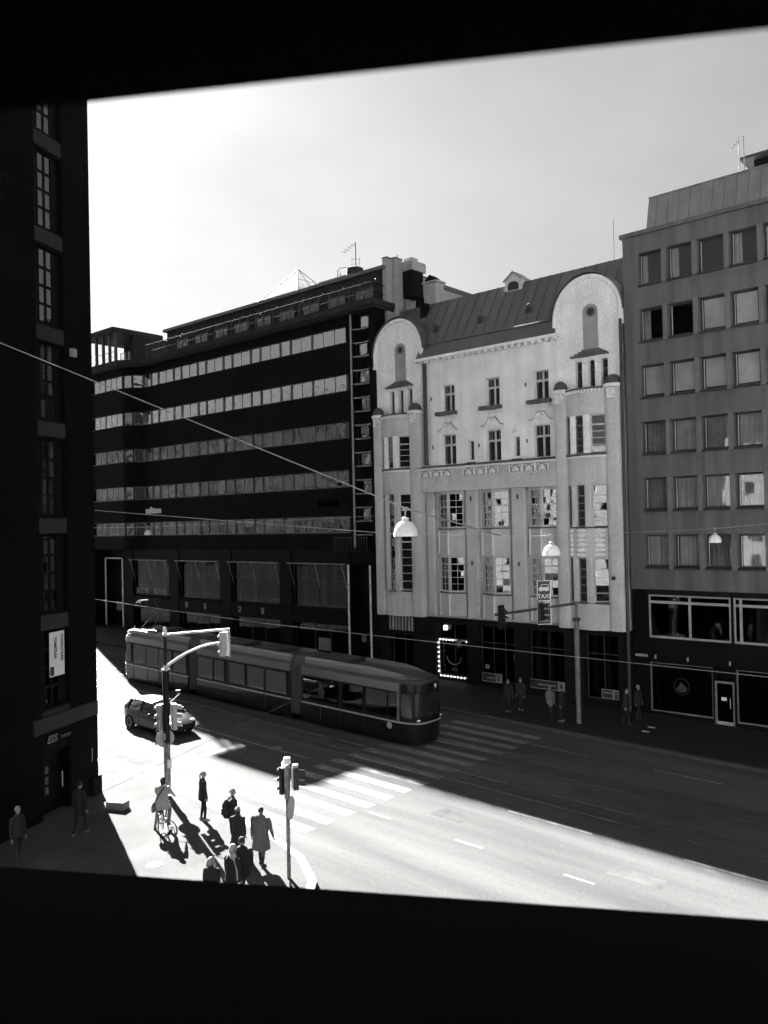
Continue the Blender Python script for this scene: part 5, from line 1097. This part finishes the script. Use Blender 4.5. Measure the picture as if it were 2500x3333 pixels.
# ------------------------------------------------------------------ hanging lamps and wires
def wire(name, pts, r, label, sag=0.0, m=m_wire, group=None):
    P = [Vector(p) for p in pts]; out = []
    for a, b in zip(P[:-1], P[1:]):
        for k in range(10):
            t = k/10; q_ = a.lerp(b, t); q_.z -= sag*4*t*(1-t); out.append(q_)
    out.append(P[-1]); return MB().tube(out, r, 5).build(name, m, smooth=60, label=label, cat='wire', group=group)
L1, L2, L3, L4 = Vector((-13.76, 16.54, 9.87)), Vector((-15.24, 26.56, 8.93)), Vector((-14.01, 39.6, 8.99)), Vector((-57.27, 37.0, 9.75))
J = Vector((-15.52, 23.64, 9.71))
def lamp(p, R_, label, tilt=0.0, hang=0.35):
    o = thing('street_lamp', label, 'lamp', p, group='lamps hung on span wires'); k = R_/0.3
    MB().lathe([(0.3*k, 0), (0.3*k, 0.06*k), (0.28*k, 0.18*k), (0.2*k, 0.32*k), (0.1*k, 0.38*k), (0.06*k, 0.39*k)], (0, 0, 0), 22).build('shade', m_lampshade, o, smooth=50)
    MB().lathe([(0.29*k, 0.02), (0.2*k, 0.03), (0.01, 0.0)], (0, 0, 0), 18).build('diffuser', m_paper, o)
    MB().lathe([(0.09*k, 0.38*k), (0.09*k, 0.46*k), (0.05*k, 0.48*k)], (0, 0, 0), 12).build('collar', m_galv, o)
    mb = MB(); mb.tube([(0, 0, 0.46*k), (0, 0, 0.6*k), (0.06*k, 0, 0.72*k)], 0.02*k, 6); mb.obox((0, 0, 0.7*k), (1, 0.3, 0), (-0.3, 1, 0), (0, 0, 1), 0.12*k, 0.06*k, 0.08*k); mb.build('hanger', m_greypaint, o)
    return o
lamp(L1, 0.31, 'large white dome lamp hanging nearest, over the left tower'); lamp(L2, 0.31, 'white dome lamp hanging just above the taxi sign')
lamp(L3, 0.29, 'small white dome lamp hanging before the grey office windows'); lamp(L4, 0.29, 'tiny dim dome lamp far off before the dark office')
mb = MB(); mb.tube([(L2.x-0.25, L2.y, 9.4), (L2.x, L2.y, 9.25), (L2.x+0.3, L2.y, 9.3), (L2.x+0.36, L2.y, 9.1)], 0.012, 5)
H1, H2, H3 = L1+Vector((0, 0, 0.74)), L2+Vector((0, 0, 0.74)), L3+Vector((0, 0, 0.66))
A1 = Vector((-24.65, 10.21, 16.04))
wire('span_wire', [A1, H1], 0.016, 'steel wire slanting down from the brick building to the nearest lamp')
wire('span_wire', [H1, J+Vector((0, 0, 0.02))], 0.022, 'short steel wire from the nearest lamp to the wire joint')
wire('span_wire', [(-33.16, 18.8, 11.07), (-19.53, 22.79, 9.84), J], 0.012, 'bright thin wire running from the brick corner to the wire joint')
wire('span_wire', [J, H2, H3, Vector((-6, 41.9, 10.4))], 0.01, 'thin wire carrying two lamps over to the grey office', 0.02)
wire('span_wire', [L4+Vector((-14, 0, 0.7)), L4+Vector((0, 0, 0.62)), L4+Vector((22, 3, 1.0))], 0.012, 'faint wire carrying the tiny far lamp')
wire('contact_wire', [(-140, 30.4, 8.0), (-53.5, 30.4, 5.36), (-44.4, 30.4, 5.04), (-35.5, 30.4, 4.8), (-23.5, 30.4, 4.68), (-9, 30.4, 4.6), (40, 30.4, 4.3)], 0.011, 'tram contact wire running the length of the street', m=m_copper)
wire('contact_wire', [(-140, 27.4, 8.2), (-53.5, 27.4, 5.75), (-49.5, 27.4, 5.62)], 0.011, 'short far stretch of tram contact wire at the left', m=m_copper)
wire('cross_wire', [(-22.89, 12.02, 2.18), (-21.31, 21.33, 4.54)], 0.005, 'thin dark wire crossing low over the road near the cyclist', m=m_rope)
# ------------------------------------------------------------------ people
m_skin = mat('skin', 0.2, rough=0.6, var=0.06); m_eye = mat('eye_dark', 0.02, rough=0.3); m_lip = mat('lips', 0.2, rough=0.5)
def cloth(name, v): return mat(name, v, rough=0.9, var=0.15, scale=6, bump=0.3, bscale=25)
c_black = cloth('black_cloth', 0.008); c_dark = cloth('charcoal_cloth', 0.014); c_grey = cloth('grey_wool', 0.08); c_beige = cloth('pale_beige_cloth', 0.26); c_mid = cloth('mid_grey_cloth', 0.12)
c_pale = cloth('pale_cloth', 0.3); c_shoe = cloth('black_leather', 0.02); c_sneak = cloth('grey_trainers', 0.18)
h_dark = cloth('dark_hair', 0.015); h_mid = cloth('brown_hair', 0.04); h_fair = cloth('fair_hair', 0.24); h_grey = cloth('grey_hair', 0.3)

def loft(pts, rad, side=(0, 1, 0), n=12, dome=True):
    """closed tube through pts with elliptical rings (half-width along side, half-depth across)"""
    pts = [Vector(p) for p in pts]; side = Vector(side); L = []
    def rg(p, d, a, b):
        s = side - d*side.dot(d); s = s.normalized() if s.length > 1e-4 else d.orthogonal().normalized(); w = d.cross(s)
        return [p + s*math.cos(2*math.pi*k/n)*a + w*math.sin(2*math.pi*k/n)*b for k in range(n)]
    ds = [(pts[min(i+1, len(pts)-1)]-pts[max(i-1, 0)]).normalized() for i in range(len(pts))]
    rad = [(r, r) if isinstance(r, (int, float)) else r for r in rad]
    if dome:
        a, b = rad[0]; m = min(a, b)
        for t in (1.0, 0.7): L.append(rg(pts[0]-ds[0]*m*0.75*t, ds[0], a*math.sqrt(1-(t*0.95)**2), b*math.sqrt(1-(t*0.95)**2)))
    for p, d, r in zip(pts, ds, rad): L.append(rg(p, d, *r))
    if dome:
        a, b = rad[-1]; m = min(a, b)
        for t in (0.7, 1.0): L.append(rg(pts[-1]+ds[-1]*m*0.75*t, ds[-1], a*math.sqrt(1-(t*0.95)**2), b*math.sqrt(1-(t*0.95)**2)))
    return L
class Body:
    def __init__(s): s.mb = MB(); s.pr = []
    def part(s, tagm, pts, rad, side=(0, 1, 0), n=12, dome=True):
        s.mb.ring(loft(pts, rad, side, n, dome)); rr = [r if isinstance(r, (int, float)) else (r[0]*r[1])**0.5 for r in rad]
        for i in range(len(pts)-1): s.pr.append((np.array(pts[i], float), np.array(pts[i+1], float), rr[i], rr[i+1], tagm, np.array(side, float), rad[i], rad[i+1]))
        if len(pts) == 1: s.pr.append((np.array(pts[0], float), np.array(pts[0], float)+1e-4, rr[0], rr[0], tagm, np.array(side, float), rad[0], rad[0]))
    def finish(s, name, parent, voxel=0.013, smooth=2):
        me0 = s.mb.mesh(name, []) if False else None
        me = bpy.data.meshes.new(name); me.from_pydata(s.mb.v, [], s.mb.f); o = bpy.data.objects.new(name, me); C.objects.link(o)
        md = o.modifiers.new('r', 'REMESH'); md.mode = 'VOXEL'; md.voxel_size = voxel; md.use_smooth_shade = True
        if smooth: ms = o.modifiers.new('s', 'SMOOTH'); ms.factor = 0.5; ms.iterations = smooth
        bpy.context.view_layer.update()
        nm = bpy.data.meshes.new_from_object(o.evaluated_get(bpy.context.evaluated_depsgraph_get())); bpy.data.objects.remove(o); bpy.data.meshes.remove(me); nm.name = name
        N = len(nm.polygons); cen = np.zeros(N*3); nm.polygons.foreach_get('center', cen); cen = cen.reshape(-1, 3)
        best = np.full(N, 1e9); idx = np.zeros(N, int); tags = []
        for a, b, ra, rb, tg, sd, Ra, Rb in s.pr:
            if tg not in tags: tags.append(tg)
            ab = b-a; t = np.clip(((cen-a) @ ab)/max(ab @ ab, 1e-9), 0, 1); q = cen-(a+t[:, None]*ab); 
            ea = Ra if isinstance(Ra, tuple) else (Ra, Ra); eb = Rb if isinstance(Rb, tuple) else (Rb, Rb)
            w = ea[0]+(eb[0]-ea[0])*t; dp = ea[1]+(eb[1]-ea[1])*t; mn = np.minimum(w, dp)
            qs = q @ sd; rest = q-qs[:, None]*sd; dd = np.sqrt((qs/w)**2 + (np.linalg.norm(rest, axis=1)/dp)**2)
            k = dd < best; best[k] = dd[k]; idx[k] = tags.index(tg)
        for tg in tags: nm.materials.append(tg)
        nm.polygons.foreach_set('material_index', idx.astype(np.int32)); nm.polygons.foreach_set('use_smooth', [True]*N); nm.update()
        return obj(name, nm, parent)

def person(label, loc, face_deg, H=1.75, top=None, trouser=None, shoe=None, hair=None, style='short', coat=None, coat_m=None, legs=((0.04, 0.1), (-0.04, -0.1)), hands=None,
           look=0.0, tilt=0.0, group='pedestrians', seat=None, knees=None, wide=1.0, lean=0.0, bare_calf=False, voxel=0.014, skirt=None):
    """faces +x locally; face_deg = heading in degrees from +X. legs: (x, y) of right/left foot; hands: targets for right(-y)/left(+y) hand"""
    top = top or c_black; trouser = trouser or c_black; shoe = shoe or c_shoe; hair = hair or h_dark
    k = H/1.75
    o = thing('person', label, 'person', loc, R(face_deg), group=group)
    b = Body(); S = lambda v: tuple(c*k for c in v)
    hz = 0.93 if seat is None else seat/k
    L0 = lean
    sh = lambda x, z: x + L0*(z-hz)                                     # forward lean of the trunk
    coatw = 1.0 + (0.12 if coat else 0.0)
    # legs
    for i, sg in ((0, -1), (1, 1)):
        fx, fy = legs[i][:2]; fz = legs[i][2] if len(legs[i]) > 2 else 0.0
        hip = Vector((0, sg*0.09, hz-0.02)); an = Vector((fx, fy, 0.09+fz))
        d = an-hip; ll = d.length; th = sk_ = ll/2*1.006; 
        bend = math.sqrt(max(0.0, th**2-(ll/2)**2)) if ll < th+sk_ else 0.0
        kn = hip+d*0.51+Vector((1, 0.12*sg, 0)).normalized()*bend*0.95
        if knees and knees[i]: kn = Vector(knees[i])
        b.part(trouser, [S(hip), S(hip.lerp(kn, 0.5)), S(kn)], [0.088*k*wide, 0.075*k*wide, 0.058*k])
        b.part(m_skin if bare_calf else trouser, [S(kn), S(kn.lerp(an, 0.35)), S(an)], [0.056*k, 0.058*k*(0.9 if bare_calf else 1), 0.043*k])
        b.part(shoe, [S(an+Vector((-0.05, 0, -0.045))), S(an+Vector((0.05, 0.01*sg, -0.045))), S(an+Vector((0.16, 0.025*sg, -0.06)))], [(0.04*k, 0.045*k), (0.046*k, 0.04*k), (0.038*k, 0.026*k)])
    # trunk
    tz = [hz-0.06, hz+0.05, hz+0.17, hz+0.32, hz+0.44, hz+0.52]
    tr = [(0.165, 0.12), (0.168, 0.12), (0.148, 0.108), (0.168, 0.122), (0.185, 0.112), (0.12, 0.08)]
    b.part(top, [S((sh(0, z), 0, z)) for z in tz], [(a*k*wide*coatw, c*k*wide*coatw) for a, c in tr])
    if coat:                                                            # coat skirt from waist to hem
        cz = coat; b.part(coat_m or top, [S((sh(0, hz+0.3), 0, hz+0.3)), S((0.0, 0, hz+0.1)), S((0, 0, (hz+cz)/2)), S((0, 0, cz))], [(0.175*k*wide, 0.13*k*wide), (0.185*k*wide, 0.145*k*wide), (0.21*k*wide, 0.17*k*wide), (0.225*k*wide, 0.185*k*wide)], n=14, dome=False)
    ns = Vector((sh(0, hz+0.5), 0, hz+0.5))
    nk = ns+Vector((0.02, 0, 0.1)); hd = ns+Vector((0.035+tilt*0.1, 0, 0.2))
    b.part(m_skin, [S(ns), S(nk)], [0.056*k, 0.052*k])
    b.part(top, [S(ns-Vector((0, 0, 0.03))), S(ns+Vector((0.005, 0, 0.045)))], [(0.085*k, 0.075*k), (0.068*k, 0.066*k)])
    cl, sl_ = math.cos(look), math.sin(look); fd = Vector((cl, sl_, -tilt)).normalized(); sd = Vector((-sl_, cl, 0)); upv = fd.cross(sd)
    def hp(a, c, e): return tuple((hd + fd*a + sd*c + upv*e)*k)
    b.part(m_skin, [hp(0.005, 0, -0.085), hp(0.012, 0, -0.04), hp(0, 0, 0.02), hp(-0.008, 0, 0.075)], [(0.05*k, 0.06*k), (0.066*k, 0.08*k), (0.075*k, 0.094*k), (0.064*k, 0.08*k)], side=tuple(sd))
    b.part(m_skin, [hp(0.085, 0, 0.02), hp(0.108, 0, -0.02)], [0.011*k, 0.016*k], n=8)
    for s_ in (-1, 1):
        b.part(m_skin, [hp(-0.005, s_*0.078, 0.02), hp(-0.012, s_*0.084, -0.025)], [(0.012*k, 0.022*k), (0.012*k, 0.017*k)], side=tuple(sd), n=8)
        b.part(m_eye, [hp(0.086, s_*0.03, 0.014), hp(0.086, s_*0.03, 0.012)], [(0.014*k, 0.008*k)]*2, side=tuple(sd), n=8)
        b.part(hair, [hp(0.09, s_*0.018, 0.034), hp(0.086, s_*0.044, 0.034)], [0.007*k]*2, n=6)
    b.part(m_lip, [hp(0.088, -0.018, -0.052), hp(0.088, 0.018, -0.052)], [0.008*k]*2, n=8)
    # arms and hands
    hands = hands or ((0.06, -0.235, hz-0.12), (0.06, 0.235, hz-0.12))
    for i, sg in ((0, -1), (1, 1)):
        s0 = Vector((sh(0, hz+0.46), sg*0.185*wide, hz+0.46)); ht = Vector(hands[i]); d = ht-s0; ll = d.length; ua, fa = 0.29, 0.26
        if ll > ua+fa: d = d*((ua+fa-0.003)/ll); ht = s0+d; ll = d.length
        a_ = (ua**2-fa**2+ll**2)/(2*ll); hgt = math.sqrt(max(0, ua**2-a_**2)); dn = d.normalized()
        pv = Vector((-0.8, sg*0.5, -0.35)); pv = (pv-dn*pv.dot(dn)).normalized(); el = s0+dn*a_+pv*hgt
        b.part(top, [S(s0-Vector((0, sg*0.02, -0.0))), S(s0.lerp(el, 0.5)), S(el)], [0.07*k*wide*coatw, 0.058*k*coatw*wide, 0.05*k*coatw])
        b.part(top, [S(el), S(el.lerp(ht, 0.55)), S(ht)], [0.049*k*coatw, 0.045*k*coatw, 0.04*k])
        fdn = (ht-el).normalized(); sdv = Vector((0, sg, 0)); sdv = (Vector((1, 0, 0))-fdn*fdn.x); sdv = sdv.normalized() if sdv.length > 0.2 else Vector((0, 1, 0)); nv = fdn.cross(sdv)
        pm = ht+fdn*0.045
        b.part(m_skin, [S(ht+fdn*0.005), S(pm), S(ht+fdn*0.085)], [(0.026*k, 0.02*k), (0.038*k, 0.017*k), (0.04*k, 0.015*k)], side=tuple(sdv), n=10)
        for j, (off, ln) in enumerate(((0.03, 0.07), (0.01, 0.08), (-0.01, 0.074), (-0.03, 0.058))):
            p0 = ht+fdn*0.085+sdv*off; p1 = p0+fdn*ln*0.5+nv*0.008; p2 = p1+fdn*ln*0.42+nv*0.03
            b.part(m_skin, [S(p0), S(p1), S(p2)], [0.0105*k, 0.01*k, 0.0085*k], n=6)
        p0 = ht+fdn*0.03+sdv*0.034; b.part(m_skin, [S(p0), S(p0+fdn*0.03+sdv*0.026), S(p0+fdn*0.06+sdv*0.03+nv*0.012)], [0.013*k, 0.011*k, 0.009*k], n=6)
    body = b.finish('body', o, voxel)
    # hair / hat as its own piece
    mb = MB(); R_ = 0.1; n = 16; rows = 9; vs = []
    for j in range(rows+1):
        a = math.pi*0.62*j/rows
        for q in range(n):
            ph = 2*math.pi*q/n; cx = math.cos(ph); drop = a
            if style in ('short', 'bald', 'crop', 'long', 'pony', 'bob'):
                lim = 0.36*math.pi if cx > 0.45 else (0.5*math.pi if cx > -0.1 else 0.62*math.pi)
                if style == 'crop': lim *= 0.92
                drop = min(a, lim)
            else: drop = min(a, 0.46*math.pi)
            rr = R_*(1.0+0.03*math.sin(5*ph+j))
            vs.append(hp(-0.012+rr*1.0*math.sin(drop)*cx, rr*0.88*math.sin(drop)*math.sin(ph), 0.02+rr*1.06*math.cos(drop)))
    fs = [(j*n+q, j*n+(q+1) % n, (j+1)*n+(q+1) % n, (j+1)*n+q) for j in range(rows) for q in range(n)]; mb.add(vs, fs)
    if style == 'long':
        for s_ in (-1, 1): mb.ring(loft([hp(0.0, s_*0.078, 0.03), hp(0.005, s_*0.098, -0.06), hp(-0.005, s_*0.105, -0.15), hp(0.0, s_*0.09, -0.22)], [0.03*k, 0.04*k, 0.045*k, 0.02*k], n=8))
        mb.ring(loft([hp(-0.07, 0, 0.04), hp(-0.095, 0, -0.06), hp(-0.09, 0, -0.17), hp(-0.08, 0, -0.24)], [(0.06*k, 0.03*k), (0.09*k, 0.035*k), (0.085*k, 0.035*k), (0.05*k, 0.015*k)], side=tuple(sd), n=10))
    if style == 'bob': mb.ring(loft([hp(-0.05, 0, 0.04), hp(-0.06, 0, -0.05), hp(-0.05, 0, -0.1)], [(0.08*k, 0.05*k), (0.092*k, 0.06*k), (0.07*k, 0.045*k)], side=tuple(sd), n=10))
    if style == 'pony': mb.ring(loft([hp(-0.09, 0, 0.03), hp(-0.13, 0, -0.03), hp(-0.12, 0, -0.13), hp(-0.11, 0, -0.19)], [0.025*k, 0.03*k, 0.028*k, 0.01*k], n=8))
    if style == 'cap': mb.ring(loft([hp(0.08, 0, 0.045), hp(0.16, 0, 0.035)], [(0.075*k, 0.012*k), (0.055*k, 0.008*k)], side=tuple(sd), n=10))
    nm = 'hat' if style in ('cap', 'hat', 'stripes') else 'hair'
    hh = mb.build(nm, hair if style != 'stripes' else c_dark, o, smooth=80)
    if style == 'stripes':
        for q in (0.2, 0.55, 0.9, 1.2):
            MB().tube([hp(-0.012+R_*1.03*math.sin(q)*math.cos(t), R_*0.91*math.sin(q)*math.sin(t), 0.02+R_*1.09*math.cos(q)) for t in np.linspace(0, 2*math.pi, 18, endpoint=False)], 0.012*k, 6, close=True).build('hat_stripe', c_pale, o)
        mb = MB(); mb.ring(loft([hp(-0.05, 0, -0.02), hp(-0.06, 0, -0.1), hp(-0.06, 0, -0.18)], [(0.08*k, 0.05*k), (0.09*k, 0.06*k), (0.06*k, 0.03*k)], side=tuple(sd), n=10)); mb.build('hair', h_dark, o, smooth=80)
    return o
def backpack(person_o, label, m, k=1.0, strap=True):
    M = person_o.matrix_basis if False else (TR(person_o.location) @ Matrix.Rotation(person_o.rotation_euler.z, 4, 'Z'))
    o = thing('backpack', label, 'backpack', M @ Vector((-0.22*k, 0, 1.15*k)), person_o.rotation_euler.z)
    mb = MB(); mb.ring(loft([(0.02, 0, -0.24*k), (0, 0, -0.05*k), (0, 0, 0.12*k), (0.03, 0, 0.24*k)], [(0.13*k, 0.085*k), (0.15*k, 0.11*k), (0.14*k, 0.095*k), (0.1*k, 0.05*k)], n=14)); mb.build('bag', m, o, smooth=60)
    mb = MB(); mb.ring(loft([(-0.09*k, 0, -0.16*k), (-0.1*k, 0, 0.0)], [(0.1*k, 0.035*k), (0.1*k, 0.04*k)], n=12)); mb.build('pocket', m, o, smooth=60)
    for s in (-1, 1): MB().tube([(0.06*k, s*0.1*k, 0.22*k), (0.17*k, s*0.12*k, 0.3*k), (0.3*k, s*0.12*k, 0.2*k), (0.33*k, s*0.13*k, 0.02*k), (0.2*k, s*0.17*k, -0.16*k)], 0.02*k, 6).build('strap', c_pale, o)
    return o
def at(x, y): return (x, y, gz(x)+PAVE_Z)
AWAY = 131                                                              # heading along the line of sight
person('woman in black coat, leggings and pale trainers waiting at the kerb', at(-23.98, 17.49), AWAY-62, 1.68, c_black, c_black, c_sneak, h_fair, 'pony', coat=0.72, look=-0.25, legs=((0.03, -0.1), (-0.05, 0.09)), hands=((0.06, -0.235, 0.8), (0.04, 0.235, 0.8)))
p = person('tall person in black with a backpack and pale head of hair at the crossing', at(-21.5, 16.8), AWAY-50, 1.8, c_black, c_black, c_shoe, h_grey, 'crop', coat=0.86, look=-0.3, wide=1.08)
backpack(p, 'black backpack with pale straps on the tall person at the crossing', c_black, 1.05)
person('person in black with striped knitted hat and dark hair at the crossing', at(-20.4, 16.15), AWAY-10, 1.63, c_black, c_black, c_shoe, h_dark, 'stripes', coat=0.55, wide=1.05, look=0.2)
person('woman in long grey wool coat and black heels with short dark hair', at(-19.55, 16.35), AWAY-15, 1.77, c_grey, c_black, c_shoe, h_mid, 'short', coat=0.52, coat_m=c_grey, wide=1.28, look=-0.1, legs=((-0.06, -0.06), (0.16, 0.1)), hands=((0.12, -0.34, 0.86), (0.1, 0.34, 0.86)))
# cyclist standing astride the bicycle
bh = math.atan2(0.78, -0.71); BR = Vector((-24.0, 15.8, gz(-24)+PAVE_Z)); MBK = TR(BR) @ Matrix.Rotation(bh, 4, 'Z')
bk = thing('bicycle', 'slim city bicycle held upright under the cyclist in the pale jacket', 'bicycle', BR, bh)
m_bike = mat('bicycle_paint', 0.03, rough=0.35, coat=0.4)
WR = 0.345
for x in (0, 1.05):
    w_ = MB().tube([(x+WR*math.cos(a), 0, WR+WR*math.sin(a)) for a in np.linspace(0, 2*math.pi, 36, endpoint=False)], 0.019, 6, close=True).build('wheel', m_tyre, bk, smooth=60)
    MB().tube([(x+(WR-0.027)*math.cos(a), 0, WR+(WR-0.027)*math.sin(a)) for a in np.linspace(0, 2*math.pi, 36, endpoint=False)], 0.009, 5, close=True).build('rim', m_galv, w_)
    mb = MB()
    for q in range(18): a = q*math.pi/9; mb.tube([(x+0.02*math.cos(a+1), 0.02*(-1)**q, WR+0.02*math.sin(a+1)), (x+(WR-0.03)*math.cos(a), 0, WR+(WR-0.03)*math.sin(a))], 0.0015, 3)
    o_ = mb.build('spokes', m_galv, w_); o_['kind'] = 'stuff'
    MB().tube([(x, -0.05, WR), (x, 0.05, WR)], 0.025, 8).build('hub', m_galv, w_)
    MB().tube([(x+(WR+0.04)*math.cos(a), 0, WR+(WR+0.04)*math.sin(a)) for a in np.linspace(0.35 if x else 0.2, 2.9 if x else 3.5, 14)], 0.022, 5).build('mudguard', m_bike, bk)
bb = (0.44, 0, 0.28); hd1, hd2 = (0.86, 0, 0.62), (0.82, 0, 0.84); st = (0.27, 0, 0.82)
mb = MB(); 
for a, b_ in ((bb, st), (bb, hd1), (st, hd2), (hd1, hd2)): mb.tube([a, b_], 0.017, 8)
for s in (-1, 1): mb.tube([bb, (0.0, s*0.055, WR)], 0.01, 6); mb.tube([(st[0]+0.02, 0, st[2]-0.06), (0.0, s*0.055, WR)], 0.009, 6); mb.tube([hd1, (0.9, s*0.05, 0.55), (1.05, s*0.055, WR)], 0.012, 6)
mb.build('frame', m_bike, bk, smooth=60)
mb = MB(); mb.tube([hd2, (0.8, 0, 0.98), (0.86, 0, 1.0)], 0.014, 8); mb.tube([(0.72, -0.29, 1.02), (0.82, -0.22, 1.03), (0.87, -0.06, 1.0), (0.87, 0.06, 1.0), (0.82, 0.22, 1.03), (0.72, 0.29, 1.02)], 0.013, 8); mb.build('handlebar', m_galv, bk, smooth=60)
mb = MB(); mb.ring(loft([(0.1, 0, 0.93), (0.2, 0, 0.935), (0.37, 0, 0.92)], [(0.08, 0.03), (0.07, 0.03), (0.025, 0.02)], n=10)); mb.build('saddle', c_shoe, bk, smooth=60)
MB().tube([(0.24, 0, 0.91), st], 0.014, 8).build('seat_post', m_galv, bk)
cr = MB().lathe([(0.09, -0.01), (0.09, 0.01), (0.02, 0.01)], (0.44, -0.05, 0.28), 18, (0, 1, 0)).build('chainring', m_galv, bk)
mb = MB(); mb.tube([(0.44, -0.07, 0.28), (0.5, -0.1, 0.13)], 0.012, 6); mb.tube([(0.44, 0.07, 0.28), (0.38, 0.1, 0.43)], 0.012, 6); mb.box(0.45, 0.55, -0.19, -0.1, 0.115, 0.14); mb.box(0.33, 0.43, 0.1, 0.19, 0.42, 0.445); mb.build('crank', m_galv, bk)
mb = MB(); mb.box(-0.25, 0.2, -0.06, 0.06, 0.73, 0.745); mb.tube([(-0.2, 0.05, 0.73), (0, 0.06, WR)], 0.007, 5); mb.tube([(-0.2, -0.05, 0.73), (0, -0.06, WR)], 0.007, 5); mb.build('rack', m_bike, bk)
rl = MBK @ Vector((0.24, 0, 0))
person('cyclist in pale jacket with dark hair, one foot down beside the bicycle', rl, math.degrees(bh), 1.72, c_beige, c_mid, c_shoe, h_dark, 'bob', coat=0.78, coat_m=c_beige, seat=0.97, legs=((0.22, -0.13, 0.13), (0.2, 0.32, 0.0)), hands=((0.5, -0.27, 1.06), (0.5, 0.27, 1.06)), look=0.05, tilt=0.15, wide=1.12, lean=0.12, knees=((0.36, -0.14, 0.62), (0.2, 0.24, 0.5)))
MBg = TR(rl) @ Matrix.Rotation(bh, 4, 'Z')
bag = thing('shoulder_bag', 'grey shoulder bag slung across the back of the cyclist', 'bag', MBg @ Vector((-0.05, 0.26, 0.86)), bh)
mb = MB(); mb.ring(loft([(0, 0.02, -0.14), (-0.01, 0.02, 0.0), (0, 0, 0.12)], [(0.075, 0.13), (0.08, 0.15), (0.05, 0.12)], n=12)); mb.build('bag_body', c_mid, bag, smooth=60)
MB().tube([(0.0, 0.0, 0.1), (-0.1, -0.1, 0.28), (-0.13, -0.25, 0.5), (-0.06, -0.35, 0.66)], 0.022, 6).build('strap', c_dark, bag, smooth=60)
# group cut by the ledge
person('fair-haired woman in dark jacket facing the viewer, cut off by the ledge', at(-17.94, 13.32), AWAY+170, 1.68, c_black, c_black, c_shoe, h_fair, 'long', coat=0.8, hands=((0.25, -0.08, 1.02), (0.25, 0.1, 1.0)), tilt=0.2)
person('grey-haired person in black jacket and pale patterned scarf at the front', at(-17.95, 14.0), AWAY-35, 1.78, c_black, c_dark, c_shoe, h_grey, 'bob', coat=0.8, wide=1.05, tilt=0.1, look=-0.4)
sc_ = MB(); sc_.ring(loft([(0.0, 0, 0.0), (0.05, -0.06, -0.1), (0.1, -0.1, -0.35), (0.1, -0.1, -0.6)], [(0.11, 0.1), (0.08, 0.05), (0.075, 0.03), (0.08, 0.025)], n=10))
scarf = sc_.build('scarf', c_pale, smooth=60, label='pale patterned scarf hanging from the grey-haired person at the front', cat='scarf'); scarf.location = (-17.9, 13.98, gz(-18)+PAVE_Z+1.5); scarf.rotation_euler = (0, 0, R(AWAY-75))
person('broad person in black coat with curly dark hair, nearest of the waiting group', at(-18.1, 14.45), AWAY+5, 1.8, c_black, c_black, c_shoe, h_dark, 'short', coat=0.75, wide=1.22, tilt=0.15)
# people in the shade on the far pavement
person('dark-clad person with short pale hair standing left of the far crossing', at(-24.35, 37.5), -60, 1.72, c_black, c_black, c_sneak, h_mid, 'short', coat=0.8)
person('person in dark jacket and cap standing behind the far crossing', at(-24.0, 38.2), -75, 1.76, c_dark, c_black, c_sneak, h_mid, 'cap', coat=0.85)
person('woman in grey open jacket facing the street near the signal post', at(-21.95, 37.75), -70, 1.66, c_mid, c_black, c_shoe, h_dark, 'bob', coat=0.8, hands=((0.2, -0.12, 1.0), (0.06, 0.26, 0.85)))
person('tall person in black with white shoe soles beside the signal post', at(-21.15, 37.5), -150, 1.8, c_black, c_black, c_sneak, h_dark, 'short', coat=0.85)
person('dark figure walking along the far pavement by the drainpipe', at(-18.5, 39.2), 0, 1.76, c_black, c_black, c_shoe, h_dark, 'short', coat=0.8, legs=((0.2, -0.09), (-0.22, 0.09)))
person('grey-haired figure in black at the shopfront corner on the far pavement', at(-18.5, 40.6), -20, 1.72, c_black, c_black, c_shoe, h_grey, 'short', coat=0.8)
# people in the shadow of the brick building
person('dark figure with bald head walking in the shadow at the left edge', at(-25.3, 11.6), 10, 1.76, c_dark, c_dark, c_shoe, h_grey, 'crop', coat=0.85, legs=((0.18, -0.09), (-0.18, 0.09)))
person('barely visible figure in black with pale trainers by the brick wall', at(-26.0, 14.0), 115, 1.76, c_black, c_black, c_sneak, h_dark, 'short', legs=((0.2, -0.09), (-0.2, 0.09)))
for o in WORLD:
    if '_w' in o: del o['_w']
